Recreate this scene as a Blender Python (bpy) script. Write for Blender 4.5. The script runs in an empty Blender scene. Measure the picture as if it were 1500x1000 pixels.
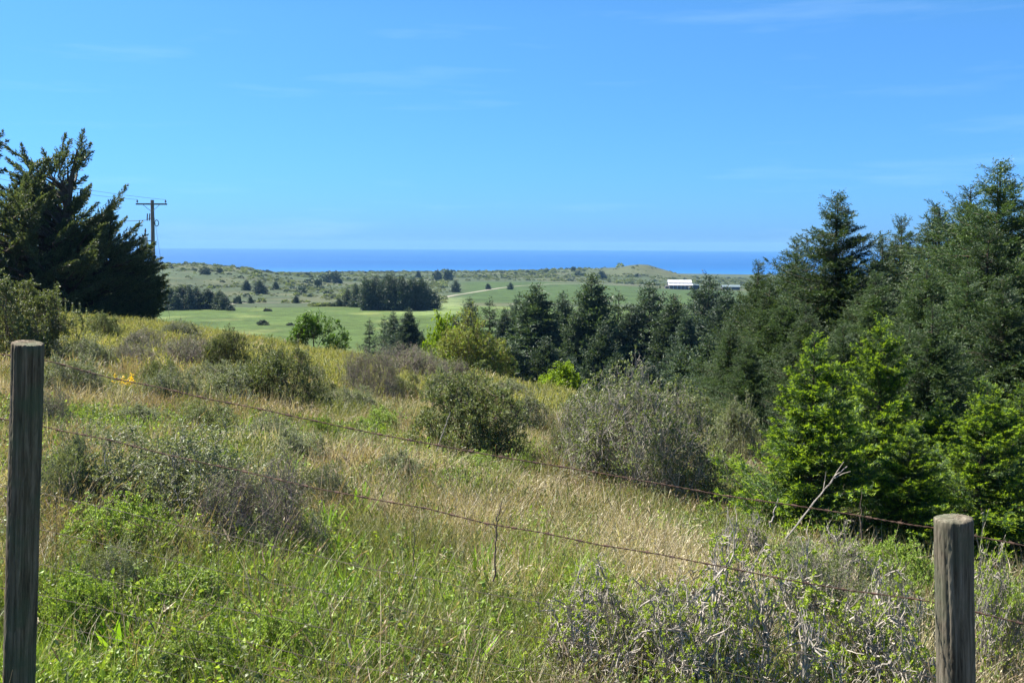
import bpy, math, random
import numpy as np
from mathutils import Matrix, Vector, Euler

sc = bpy.context.scene
COL = sc.collection
R = math.radians
# ---------------------------------------------------------------- camera
F = 1400.0                       # focal length in pixels of the 1500 wide photograph
CAM = np.array([0.0, 0.0, 60.0])
PITCH = math.atan((500 - 357.5) / F)
ROLL = R(0.30)
cam = bpy.data.cameras.new('camera'); cam_o = bpy.data.objects.new('camera', cam); COL.objects.link(cam_o)
cam.sensor_width = 36; cam.lens = 36 * F / 1500
cam.clip_start = 0.05; cam.clip_end = 60000
MR = Matrix.Rotation(math.pi / 2 - PITCH, 3, 'X') @ Matrix.Rotation(ROLL, 3, 'Z')
cam_o.matrix_world = Matrix.Translation(CAM) @ MR.to_4x4()
sc.camera = cam_o
MRn = np.array(MR)
# ---------------------------------------------------------------- world, sun, exposure
SUN_EL, SUN_AZ = R(54), R(-62)   # azimuth measured from the view axis (+Y), negative = left
w = bpy.data.worlds.new('World'); sc.world = w; w.use_nodes = True
nt = w.node_tree; nt.nodes.clear()
def N(t, k, **kw):
    n = t.nodes.new(k)
    for a, b in kw.items(): setattr(n, a, b)
    return n
sky = N(nt, 'ShaderNodeTexSky', sky_type='NISHITA', sun_disc=False, sun_elevation=SUN_EL, sun_rotation=SUN_AZ,
        altitude=0, air_density=1.0, dust_density=0.3, ozone_density=2.0)
tint = N(nt, 'ShaderNodeMix', data_type='RGBA', blend_type='MULTIPLY'); tint.inputs[0].default_value = 1
tz = N(nt, 'ShaderNodeTexCoord'); sx = N(nt, 'ShaderNodeSeparateXYZ'); tr_ = N(nt, 'ShaderNodeMapRange'); tr_.inputs[1].default_value = 0.0; tr_.inputs[2].default_value = 0.22
hue = N(nt, 'ShaderNodeMix', data_type='RGBA'); hue.inputs[6].default_value = (0.205, 0.510, 1.28, 1); hue.inputs[7].default_value = (0.33, 0.695, 1.05, 1)   # clear marine air: bluer towards the horizon
nt.links.new(tz.outputs['Generated'], sx.inputs[0]); nt.links.new(sx.outputs['Z'], tr_.inputs[0]); nt.links.new(tr_.outputs[0], hue.inputs[0]); nt.links.new(hue.outputs[2], tint.inputs[7])
tc = N(nt, 'ShaderNodeTexCoord'); mp = N(nt, 'ShaderNodeMapping'); mp.inputs['Scale'].default_value = (1.6, 1.0, 16)
mp.inputs['Rotation'].default_value = (0, R(-3), 0)
cn = N(nt, 'ShaderNodeTexNoise'); cn.inputs['Scale'].default_value = 2.6; cn.inputs['Detail'].default_value = 5; cn.inputs['Roughness'].default_value = 0.55
cr = N(nt, 'ShaderNodeMapRange'); cr.inputs[1].default_value = 0.55; cr.inputs[2].default_value = 0.85; cr.inputs[3].default_value = 0; cr.inputs[4].default_value = 0.11
cm = N(nt, 'ShaderNodeMix', data_type='RGBA'); cm.inputs[7].default_value = (7.0, 9.0, 10.5, 1)
bg = N(nt, 'ShaderNodeBackground'); bg.inputs['Strength'].default_value = 0.05
wo = N(nt, 'ShaderNodeOutputWorld')
L = nt.links.new
L(sky.outputs[0], tint.inputs[6]); L(tc.outputs['Generated'], mp.inputs[0]); L(mp.outputs[0], cn.inputs['Vector'])
L(cn.outputs[0], cr.inputs[0]); L(cr.outputs[0], cm.inputs[0]); L(tint.outputs[2], cm.inputs[6]); L(cm.outputs[2], bg.inputs[0]); L(bg.outputs[0], wo.inputs[0])
sun = bpy.data.lights.new('sun', 'SUN'); sun.energy = 5.0; sun.angle = R(0.5); sun.color = (1.0, 0.95, 0.87)
sun_o = bpy.data.objects.new('sun', sun); COL.objects.link(sun_o)
sv = Vector((math.sin(SUN_AZ) * math.cos(SUN_EL), math.cos(SUN_AZ) * math.cos(SUN_EL), math.sin(SUN_EL)))
sun_o.rotation_euler = sv.to_track_quat('Z', 'Y').to_euler(); sun_o.location = (-20, 10, 110)
sc.view_settings.view_transform = 'Standard'; sc.view_settings.look = 'None'
sc.view_settings.exposure = 1.74; sc.view_settings.gamma = 1
cy = sc.cycles
cy.max_bounces = 6; cy.diffuse_bounces = 3; cy.glossy_bounces = 2; cy.transmission_bounces = 3; cy.volume_bounces = 0
cy.transparent_max_bounces = 4; cy.use_denoising = True; cy.sample_clamp_indirect = 6
cy.caustics_reflective = False; cy.caustics_refractive = False
# ---------------------------------------------------------------- helpers: projection
def at(px, py, d):
    """world point seen at photo pixel (px,py) at forward distance y=d"""
    r = MRn @ np.array([(px - 750) / F, (500 - py) / F, -1.0])
    return CAM + r * (d / r[1])
def project(P):
    q = (np.asarray(P, float) - CAM) @ MRn
    z = np.minimum(q[..., 2], -0.05)
    return 750 + F * q[..., 0] / -z, 500 - F * q[..., 1] / -z
def wob(x, y, seed=0, sc_=1.0):
    r = np.random.RandomState(seed); t = 0
    for k in range(7):
        a = r.rand() * 6.28; f = (0.5 + 1.6 * r.rand()) / sc_
        t = t + np.sin((x * math.cos(a) + y * math.sin(a)) * f * 2 + r.rand() * 6.28 + 1.2 * np.sin((x * math.sin(a) - y * math.cos(a)) * f * 1.3 + r.rand() * 6))
    return t / 7
# ---------------------------------------------------------------- terrain height
CRU = [-1500, 100, 240, 400, 540, 700, 850, 1000, 1100, 1300, 3000]
CRD = [62, 62, 57, 44, 38, 35, 29, 24, 30, 40, 46]
VR = [0, 150, 200, 365, 450, 600, 900, 1200, 1600, 2200, 2800]
VZ = [-18, -18, -20.5, -25, -28, -33, -42, -46, -54, -62, -67]
R1U = [-2500, 100, 240, 300, 350, 400, 450, 520, 600, 700, 800, 860, 1000, 1200, 3000]
R1H = [28, 25, 23, 21.5, 19, 14, 9, 6, 5.5, 6.5, 7.0, 5, 1, 0, 0]
R2U = [-400, 300, 500, 600, 740, 780, 820, 860, 885, 905, 920, 935, 948, 965, 990, 1020, 1060, 1500]
R2H = [0, 4, 8, 9.5, 10, 11.5, 12.5, 14.5, 16, 17, 19.5, 21, 20.5, 16, 10, 4, 1, 0]
def sst(t): t = np.clip(t, 0, 1); return t * t * (3 - 2 * t)
def H(x, y):
    x = np.asarray(x, float); y = np.asarray(y, float)
    r = np.hypot(x, y)
    az = np.clip(np.arctan2(x, np.where(np.abs(y) < 1e-6, 1e-6, y)), -R(66), R(66))
    u = 750 + F * np.tan(az)
    xe = 45 * np.tanh(x / 45); ye = np.where(y < 0, 60 * np.tanh(y / 60), y)
    near = -0.12 * xe - 0.093 * ye - 2.12 + 0.10 * wob(x, y, 3, 6) * sst((r - 2) / 5) + 0.035 * wob(x, y, 4, 1.4)
    V = np.interp(r, VR, VZ)
    V = V + np.interp(u, R1U, R1H) * np.exp(-((r - 950) / 260.0) ** 2) * (1 + 0.10 * wob(x, y, 5, 70))
    V = V + np.interp(u, R2U, R2H) * np.exp(-((r - 1300) / 190.0) ** 2)
    V = V + wob(x, y, 6, 60) * 1.2 * sst((r - 420) / 200) * (r < 2000)
    dc = np.interp(u, CRU, CRD)
    front = sst((np.arctan2(y, np.abs(x) + 1e-9) - R(5)) / R(30))
    wgt = sst((r - dc) / 75) * front
    return CAM[2] + near * (1 - wgt) + V * wgt
def G(px, d, dz=0):
    p = at(px, 500, d); return Vector((p[0], d, float(H(p[0], d)) + dz))
# ---------------------------------------------------------------- helpers: meshes
def mesh(name, V, T, mat=None, smooth=False):
    V = np.asarray(V, np.float32).reshape(-1, 3); T = np.asarray(T, np.int32).reshape(-1, 3)
    m = bpy.data.meshes.new(name)
    m.vertices.add(len(V)); m.vertices.foreach_set('co', V.ravel())
    m.loops.add(T.size); m.loops.foreach_set('vertex_index', T.ravel())
    m.polygons.add(len(T)); m.polygons.foreach_set('loop_start', np.arange(0, T.size, 3, dtype=np.int32))
    m.polygons.foreach_set('loop_total', np.full(len(T), 3, np.int32))
    m.polygons.foreach_set('use_smooth', np.full(len(T), smooth))
    m.update(calc_edges=True)
    if mat: m.materials.append(mat)
    return m
class MB:
    def __init__(s): s.v = []; s.t = []; s.n = 0
    def add(s, V, T):
        V = np.asarray(V, float).reshape(-1, 3)
        s.v.append(V); s.t.append(np.asarray(T, int).reshape(-1, 3) + s.n); s.n += len(V); return s
    def arrays(s): return np.concatenate(s.v), np.concatenate(s.t)
    def build(s, name, mat, smooth=False): V, T = s.arrays(); return mesh(name, V, T, mat, smooth)
def nrm(v): return v / np.maximum(np.linalg.norm(v, axis=-1, keepdims=True), 1e-9)
def tubes(P0, P1, r0, r1, s=3):
    P0 = np.asarray(P0, float).reshape(-1, 3); P1 = np.asarray(P1, float).reshape(-1, 3); n = len(P0)
    r0 = np.broadcast_to(r0, (n,)); r1 = np.broadcast_to(r1, (n,))
    d = nrm(P1 - P0); ref = np.where(np.abs(d[:, 2:3]) < 0.9, np.array([[0, 0, 1.0]]), np.array([[1.0, 0, 0]]))
    u = nrm(np.cross(d, ref)); v = np.cross(d, u)
    a = np.arange(s) * 2 * math.pi / s; c = np.cos(a)[None, :, None]; q = np.sin(a)[None, :, None]
    o = u[:, None] * c + v[:, None] * q
    V = np.stack([P0[:, None] + o * r0[:, None, None], P1[:, None] + o * r1[:, None, None]], 1).reshape(-1, 3)
    i = np.arange(s); j = (i + 1) % s
    T = np.concatenate([np.stack([i, j, s + j], 1), np.stack([i, s + j, s + i], 1)])
    return V, (T[None] + (np.arange(n) * 2 * s)[:, None, None]).reshape(-1, 3)
def poly(nodes, rad, s=3):
    nodes = np.asarray(nodes, float); rad = np.asarray(rad, float)
    return tubes(nodes[:, :-1].reshape(-1, 3), nodes[:, 1:].reshape(-1, 3), rad[:, :-1].ravel(), rad[:, 1:].ravel(), s)
def leaves(P, D, Nn, ln, wd, fold=0.25, mid=0.45):
    """folded rhombus leaves: base P, axis D, surface normal Nn"""
    n = len(P); D = nrm(D); S = nrm(np.cross(D, Nn)); Nn = np.cross(S, D)
    ln = np.broadcast_to(ln, (n,))[:, None]; wd = np.broadcast_to(wd, (n,))[:, None]
    m = P + D * ln * mid
    V = np.stack([P, m + S * wd / 2 + Nn * wd * fold, P + D * ln, m - S * wd / 2 + Nn * wd * fold], 1).reshape(-1, 3)
    T = np.array([[0, 1, 2], [0, 2, 3]])
    return V, (T[None] + (np.arange(n) * 4)[:, None, None]).reshape(-1, 3)
def blades(base, az, tilt, curl, ln, wd, k=3, prof=None, twist=None):
    n = len(base); s = np.linspace(0, 1, k + 1)
    if prof is None: prof = np.array([1, .85, .6, .05]) if k == 3 else np.linspace(1, .05, k + 1)
    h = np.stack([np.cos(az), np.sin(az), np.zeros(n)], 1)
    tw = az + math.pi / 2 + (twist if twist is not None else 0)
    sd = np.stack([np.cos(tw), np.sin(tw), np.zeros(n)], 1)
    P = base.copy(); pts = [P]
    for i in range(k):
        a = tilt + curl * (i + .5) / k
        P = P + (h * np.sin(a)[:, None] + np.array([0, 0, 1]) * np.cos(a)[:, None]) * (ln / k)[:, None]; pts.append(P)
    C = np.stack(pts, 1); o = sd[:, None] * (wd[:, None] * prof[None])[:, :, None] / 2
    V = np.stack([C - o, C + o], 2).reshape(-1, 3)
    i = np.arange(k) * 2
    T = np.concatenate([np.stack([i, i + 1, i + 3], 1), np.stack([i, i + 3, i + 2], 1)])
    return V, (T[None] + (np.arange(n) * 2 * (k + 1))[:, None, None]).reshape(-1, 3)
def rdir(rs, n): return nrm(rs.normal(size=(n, 3)))
def box(x0, x1, y0, y1, z0, z1):
    V = [(x, y, z) for z in (z0, z1) for y in (y0, y1) for x in (x0, x1)]
    T = []
    for a, b, c, d in ((0, 2, 3, 1), (4, 5, 7, 6), (0, 1, 5, 4), (2, 6, 7, 3), (0, 4, 6, 2), (1, 3, 7, 5)): T += [(a, b, c), (a, c, d)]
    return np.array(V, float), np.array(T)
# ---------------------------------------------------------------- materials
def newmat(name):
    m = bpy.data.materials.new(name); m.use_nodes = True; t = m.node_tree; t.nodes.clear()
    o = N(t, 'ShaderNodeOutputMaterial'); return m, t, o
def ramp(t, cols):
    r = N(t, 'ShaderNodeValToRGB'); e = r.color_ramp.elements
    while len(e) < len(cols): e.new(0.5)
    for i, c in enumerate(cols): e[i].position = i / (len(cols) - 1); e[i].color = (*c, 1)
    return r
def leafmat(name, cols, trans=0.35, rough=0.5, spec=0.35, vary=0.22, noise=None):
    m, t, o = newmat(name); K = t.links.new
    g = N(t, 'ShaderNodeNewGeometry'); oi = N(t, 'ShaderNodeObjectInfo'); r = ramp(t, cols)
    K(g.outputs['Random Per Island'], r.inputs[0])
    hv = N(t, 'ShaderNodeHueSaturation'); mr = N(t, 'ShaderNodeMapRange')
    mr.inputs[3].default_value = 1 - vary; mr.inputs[4].default_value = 1 + vary
    K(oi.outputs['Random'], mr.inputs[0]); K(mr.outputs[0], hv.inputs['Value']); K(r.outputs[0], hv.inputs['Color'])
    p = N(t, 'ShaderNodeBsdfPrincipled'); p.inputs['Roughness'].default_value = rough; p.inputs['Specular IOR Level'].default_value = spec
    tr = N(t, 'ShaderNodeBsdfTranslucent'); mx = N(t, 'ShaderNodeMixShader'); mx.inputs[0].default_value = trans
    yl = N(t, 'ShaderNodeMix', data_type='RGBA', blend_type='MULTIPLY'); yl.inputs[0].default_value = 1; yl.inputs[7].default_value = (1.25, 1.25, 0.55, 1)
    K(hv.outputs[0], p.inputs['Base Color']); K(hv.outputs[0], yl.inputs[6]); K(yl.outputs[2], tr.inputs[0])
    K(p.outputs[0], mx.inputs[1]); K(tr.outputs[0], mx.inputs[2]); K(mx.outputs[0], o.inputs[0])
    return m
def solidmat(name, cols, rough=0.8, scale=20, stretch=(1, 1, 1), metal=0, bump=0.3, spec=0.3, detail=5):
    m, t, o = newmat(name); K = t.links.new
    tc = N(t, 'ShaderNodeTexCoord'); mp = N(t, 'ShaderNodeMapping'); mp.inputs['Scale'].default_value = stretch
    n = N(t, 'ShaderNodeTexNoise'); n.inputs['Scale'].default_value = scale; n.inputs['Detail'].default_value = detail
    r = ramp(t, cols)
    for i, e in enumerate(r.color_ramp.elements): e.position = 0.3 + 0.4 * i / max(1, len(cols) - 1)
    p = N(t, 'ShaderNodeBsdfPrincipled'); p.inputs['Roughness'].default_value = rough; p.inputs['Metallic'].default_value = metal; p.inputs['Specular IOR Level'].default_value = spec
    b = N(t, 'ShaderNodeBump'); b.inputs['Strength'].default_value = bump; b.inputs['Distance'].default_value = 0.01
    K(tc.outputs['Object'], mp.inputs[0]); K(mp.outputs[0], n.inputs['Vector']); K(n.outputs[0], r.inputs[0]); K(r.outputs[0], p.inputs['Base Color'])
    K(n.outputs[0], b.inputs['Height']); K(b.outputs[0], p.inputs['Normal']); K(p.outputs[0], o.inputs[0])
    return m
# ---------------------------------------------------------------- helpers: things
def tag(o, label=None, cat=None, group=None, kind=None):
    if label: o['label'] = label
    if cat: o['category'] = cat
    if group: o['group'] = group
    if kind: o['kind'] = kind
    return o
def obj(name, me, parent=None, loc=None):
    o = bpy.data.objects.new(name, me); COL.objects.link(o)
    if parent: o.parent = parent
    if loc is not None: o.location = loc
    return o
def thing(name, label, cat, loc, parts, rot=0.0, scale=(1, 1, 1), group=None, tilt=(0, 0)):
    e = bpy.data.objects.new(name, None); COL.objects.link(e); e.empty_display_size = 0.2
    e.location = loc; e.rotation_euler = (tilt[0], tilt[1], rot); e.scale = scale if hasattr(scale, '__len__') else (scale,) * 3
    tag(e, label, cat, group)
    for nm, me in parts: obj(nm, me, e)
    return e

# ================================================================ THE SETTING
# ---- ground
def ring_mesh():
    a1 = np.concatenate([np.linspace(-180, -48, 90, endpoint=False), np.linspace(-48, 48, 620, endpoint=False), np.linspace(48, 180, 90, endpoint=False)])
    rr = np.concatenate([[0.0], np.geomspace(0.6, 2750, 430)])
    A, RR = np.meshgrid(np.radians(a1), rr)
    X = RR * np.sin(A); Y = RR * np.cos(A); Z = H(X, Y)
    V = np.stack([X, Y, Z], -1)
    n = len(a1); k = len(rr)
    i = np.arange(n); j = (i + 1) % n; T = []
    for q in range(k - 1):
        a, b = q * n, (q + 1) * n
        if q: T.append(np.stack([a + i, a + j, b + j], 1))
        T.append(np.stack([a + i, b + j, b + i], 1))
    return V.reshape(-1, 3), np.concatenate(T)
gV, gT = ring_mesh()
def cover_colour(V):
    x, y, z = V.T; r = np.hypot(x, y); u, v = project(V)
    n1 = wob(x, y, 11, 40); n2 = wob(x, y, 12, 14); n3 = wob(x, y, 13, 110)
    soil = np.array([0.085, 0.075, 0.042]); meadow = np.array([0.15, 0.165, 0.055])
    scrub = np.array([0.042, 0.056, 0.026]); dry = np.array([0.064, 0.070, 0.034]); dark = np.array([0.05, 0.07, 0.035]); field = np.array([0.047, 0.074, 0.017])
    field2 = np.array([0.037, 0.062, 0.015]); dune = np.array([0.066, 0.073, 0.034])
    C = soil + (meadow - soil) * sst((r - 14) / 14)[:, None]
    far = sst((r - 395 - 14 * n2) / 16)[:, None]
    s2 = scrub + (dry - scrub) * sst((n1 + 0.35 * n2 + 0.10) / 0.5)[:, None]
    s2 = s2 + (dark - s2) * sst((n3 + 0.6 * n2 - 0.25) / 0.4)[:, None]
    s2 = s2 + (dune - s2) * (np.exp(-((u - 935) / 75) ** 2) * sst((r - 1080) / 60) * 0.8)[:, None]
    fl = field + (meadow * 0.95 - field) * sst((n2 - 0.15) / 0.5)[:, None] * 0.45
    C = C + (fl - C) * sst((r - 70) / 30)[:, None]
    C = C + (s2 - C) * far
    # darker green pasture running from mid valley to the farm
    right = sst((u - 655) / 40) * sst((r - 430) / 60) * sst((930 - r) / 60) * sst((1120 - u) / 60)
    C = C + (field2 * (1 + 0.15 * n2[:, None]) - C) * (right * 0.92)[:, None]
    lane = sst((u - 560) / 30) * sst((700 - u) / 40) * sst((r - 300) / 40) * sst((560 - r) / 40)
    C = C + (np.array([0.13, 0.17, 0.06]) - C) * (lane * 0.6)[:, None]
    sand = sst((r - 2080) / 60)[:, None]
    C = C + (np.array([0.45, 0.42, 0.36]) - C) * sand
    return C
gm = mesh('ground', gV, gT, None, True)
ca = gm.color_attributes.new('cover', 'FLOAT_COLOR', 'POINT')
ca.data.foreach_set('color', np.concatenate([cover_colour(gV), np.ones((len(gV), 1))], 1).astype(np.float32).ravel())
m, t, o = newmat('ground'); K = t.links.new
at_ = N(t, 'ShaderNodeAttribute', attribute_name='cover'); tcg = N(t, 'ShaderNodeTexCoord')
n1 = N(t, 'ShaderNodeTexNoise'); n1.inputs['Scale'].default_value = 0.35; n1.inputs['Detail'].default_value = 8; n1.inputs['Roughness'].default_value = 0.7
r1 = N(t, 'ShaderNodeMapRange'); r1.inputs[1].default_value = 0.3; r1.inputs[2].default_value = 0.7; r1.inputs[3].default_value = 0.62; r1.inputs[4].default_value = 1.38
mx = N(t, 'ShaderNodeMix', data_type='RGBA', blend_type='MULTIPLY'); mx.inputs[0].default_value = 1
n5 = N(t, 'ShaderNodeTexNoise'); n5.inputs['Scale'].default_value = 0.05; n5.inputs['Detail'].default_value = 9; n5.inputs['Roughness'].default_value = 0.75; K(tcg.outputs['Object'], n5.inputs['Vector'])
r5 = N(t, 'ShaderNodeMapRange'); r5.inputs[1].default_value = 0.32; r5.inputs[2].default_value = 0.68; r5.inputs[3].default_value = 0.62; r5.inputs[4].default_value = 1.35; K(n5.outputs[0], r5.inputs[0])
m5 = N(t, 'ShaderNodeMath', operation='MULTIPLY'); K(r1.outputs[0], m5.inputs[0]); K(r5.outputs[0], m5.inputs[1])
n2 = N(t, 'ShaderNodeTexNoise'); n2.inputs['Scale'].default_value = 9; n2.inputs['Detail'].default_value = 6
bp = N(t, 'ShaderNodeBump'); bp.inputs['Strength'].default_value = 0.7; bp.inputs['Distance'].default_value = 0.06
p = N(t, 'ShaderNodeBsdfPrincipled'); p.inputs['Roughness'].default_value = 0.95; p.inputs['Specular IOR Level'].default_value = 0.1
K(tcg.outputs['Object'], n1.inputs['Vector']); K(tcg.outputs['Object'], n2.inputs['Vector']); K(n1.outputs[0], r1.inputs[0]); K(at_.outputs['Color'], mx.inputs[6]); K(m5.outputs[0], mx.inputs[7])
K(mx.outputs[2], p.inputs['Base Color']); K(n2.outputs[0], bp.inputs['Height']); K(bp.outputs[0], p.inputs['Normal']); K(p.outputs[0], o.inputs[0])
gm.materials.append(m)
tag(obj('ground', gm), kind='structure')
# ---- sea
SEA = 10000.0
aa = np.radians(np.linspace(-85, 85, 171)); rr = np.geomspace(1500, SEA, 24)
A, RR = np.meshgrid(aa, rr); V = np.stack([RR * np.sin(A), RR * np.cos(A), np.zeros_like(A)], -1).reshape(-1, 3)
n = len(aa); q = (np.arange(len(rr) - 1)[:, None] * n + np.arange(n - 1)[None]).ravel()
T = np.concatenate([np.stack([q, q + n, q + n + 1], 1), np.stack([q, q + n + 1, q + 1], 1)])
m, t, o = newmat('sea'); K = t.links.new
tcs = N(t, 'ShaderNodeTexCoord'); sep = N(t, 'ShaderNodeVectorMath', operation='LENGTH'); K(tcs.outputs['Object'], sep.inputs[0])
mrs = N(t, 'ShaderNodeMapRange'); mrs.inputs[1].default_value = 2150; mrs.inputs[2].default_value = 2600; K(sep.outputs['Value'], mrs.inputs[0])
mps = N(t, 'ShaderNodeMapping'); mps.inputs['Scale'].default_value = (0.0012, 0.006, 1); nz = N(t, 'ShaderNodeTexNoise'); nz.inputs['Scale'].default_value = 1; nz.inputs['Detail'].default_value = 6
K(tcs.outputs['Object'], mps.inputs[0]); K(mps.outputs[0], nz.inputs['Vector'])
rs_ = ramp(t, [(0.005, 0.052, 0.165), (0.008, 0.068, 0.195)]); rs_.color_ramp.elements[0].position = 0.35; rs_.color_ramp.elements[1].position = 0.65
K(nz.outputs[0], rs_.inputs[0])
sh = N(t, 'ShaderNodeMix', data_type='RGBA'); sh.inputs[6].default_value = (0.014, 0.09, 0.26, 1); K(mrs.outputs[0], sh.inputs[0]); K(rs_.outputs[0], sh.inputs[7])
wv = N(t, 'ShaderNodeTexNoise'); wv.inputs['Scale'].default_value = 0.08; wv.inputs['Detail'].default_value = 7; K(tcs.outputs['Object'], wv.inputs['Vector'])
bps = N(t, 'ShaderNodeBump'); bps.inputs['Strength'].default_value = 0.6; bps.inputs['Distance'].default_value = 1.2; K(wv.outputs[0], bps.inputs['Height'])
p = N(t, 'ShaderNodeBsdfPrincipled'); p.inputs['Roughness'].default_value = 0.55; p.inputs['Specular IOR Level'].default_value = 0.12
K(sh.outputs[2], p.inputs['Base Color']); K(bps.outputs[0], p.inputs['Normal']); K(p.outputs[0], o.inputs[0])
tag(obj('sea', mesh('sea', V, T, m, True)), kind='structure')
# ---- dirt tracks
roadm = solidmat('pale_dirt', [(0.14, 0.135, 0.09), (0.21, 0.195, 0.14)], 0.95, 0.4, bump=0.1)
def ribbon(name, pts, width, lift=0.12):
    P = np.array([[at(px, 430, d)[0], d] for px, d in pts], float)
    n = 60; s = np.linspace(0, len(P) - 1, n); Q = np.stack([np.interp(s, np.arange(len(P)), P[:, i]) for i in (0, 1)], 1)
    Q[1:-1] = (Q[:-2] + Q[1:-1] * 2 + Q[2:]) / 4
    tan = nrm(np.gradient(Q, axis=0)); nn = np.stack([-tan[:, 1], tan[:, 0]], 1)
    off = np.linspace(-.5, .5, 5); ww = width * (1 + 0.15 * np.sin(np.arange(n) * .7))
    X = Q[:, None] + nn[:, None] * off[None, :, None] * ww[:, None, None]
    Z = H(X[..., 0], X[..., 1]) + lift
    V = np.concatenate([X, Z[..., None]], -1).reshape(-1, 3)
    q = (np.arange(n - 1)[:, None] * 5 + np.arange(4)[None]).ravel()
    T = np.concatenate([np.stack([q, q + 1, q + 6], 1), np.stack([q, q + 6, q + 5], 1)])
    tag(obj(name, mesh(name, V, T, roadm, True)), kind='structure')
ribbon('dirt_track', [(322, 408), (345, 436), (400, 448), (460, 446), (520, 440), (580, 452), (640, 520), (665, 590), (690, 640), (740, 760), (830, 860), (930, 930), (975, 960), (1060, 985)], 3.6)

# ================================================================ PLANT GENERATORS (each returns mesh parts)
bark = solidmat('conifer_bark', [(0.05, 0.035, 0.025), (0.11, 0.085, 0.065)], 0.95, 14, (1, 1, .25), bump=0.5)
twig_grey = solidmat('grey_twig', [(0.18, 0.16, 0.13), (0.43, 0.38, 0.32)], 0.9, 30, bump=0.2)
twig_brown = solidmat('brown_twig', [(0.07, 0.05, 0.035), (0.16, 0.12, 0.09)], 0.9, 30, bump=0.2)
twig_mauve = solidmat('mauve_twig', [(0.14, 0.11, 0.095), (0.27, 0.22, 0.19)], 0.9, 30, bump=0.2)

M = {
 'fir':   leafmat('dark_fir_needles', [(0.020, 0.038, 0.020), (0.036, 0.062, 0.028), (0.060, 0.092, 0.034)], 0.22),
 'fir2':  leafmat('hazy_fir_needles', [(0.024, 0.044, 0.030), (0.040, 0.070, 0.042), (0.070, 0.105, 0.052)], 0.22),  # fir green with bluish distance haze mixed into the colour, tips too
 'near':  leafmat('spruce_needles', [(0.022, 0.046, 0.020), (0.040, 0.076, 0.028), (0.066, 0.112, 0.036)], 0.25),
 'young': leafmat('bright_spruce_needles', [(0.024, 0.056, 0.014), (0.042, 0.090, 0.018), (0.075, 0.145, 0.024)], 0.25),
 **{k + '_tip': leafmat(n_, c_, tr_2) for k, n_, c_, tr_2 in (('fir', 'dark_fir_tips', [(0.050, 0.080, 0.038), (0.095, 0.135, 0.060)], .25), ('fir2', 'hazy_fir_tips', [(0.044, 0.070, 0.046), (0.085, 0.118, 0.070)], .25), ('near', 'spruce_tips', [(0.060, 0.098, 0.040), (0.120, 0.165, 0.066)], .3), ('young', 'fresh_spruce_tips', [(0.17, 0.27, 0.018), (0.31, 0.42, 0.03)], .45), ('far', 'far_tips', [(0.04, 0.065, 0.032), (0.065, 0.09, 0.045)], .2))},
 'cyp':   leafmat('cypress_foliage', [(0.034, 0.054, 0.030), (0.068, 0.098, 0.046), (0.140, 0.155, 0.072)], 0.3),
 'coyote':leafmat('olive_leaves', [(0.080, 0.110, 0.040), (0.135, 0.170, 0.060), (0.215, 0.240, 0.095)], 0.30),
 'sage':  leafmat('grey_green_leaves', [(0.100, 0.125, 0.060), (0.150, 0.180, 0.080), (0.230, 0.250, 0.125)], 0.28),
 'fresh': leafmat('fresh_leaves', [(0.120, 0.190, 0.030), (0.200, 0.290, 0.044), (0.300, 0.390, 0.085)], 0.35),
 'lime':  leafmat('lime_leaves', [(0.17, 0.25, 0.012), (0.25, 0.37, 0.018), (0.32, 0.45, 0.028)], 0.42),
 'limeish': leafmat('young_weed_leaves', [(0.18, 0.25, 0.025), (0.27, 0.36, 0.04), (0.38, 0.47, 0.09)], 0.4, 0.55, 0.15),
 'decid': leafmat('green_leaves', [(0.055, 0.115, 0.022), (0.090, 0.170, 0.030), (0.13, 0.23, 0.040)], 0.38),
 'russet':leafmat('russet_green_leaves', [(0.150, 0.120, 0.050), (0.160, 0.200, 0.045), (0.230, 0.290, 0.055)], 0.35),
 'far':   leafmat('far_foliage', [(0.024, 0.042, 0.024), (0.040, 0.062, 0.032), (0.060, 0.085, 0.040)], 0.15),
 'dock':  leafmat('dock_leaves', [(0.10, 0.20, 0.016), (0.16, 0.29, 0.022), (0.22, 0.36, 0.035)], 0.45, 0.65, 0.12),
 'yellow':leafmat('yellow_petals', [(0.62, 0.40, 0.02), (0.75, 0.50, 0.02), (0.80, 0.62, 0.05)], 0.3),
 'lemon': leafmat('lemon_fronds', [(0.30, 0.38, 0.02), (0.42, 0.48, 0.03), (0.55, 0.56, 0.04)], 0.4),
}
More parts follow.
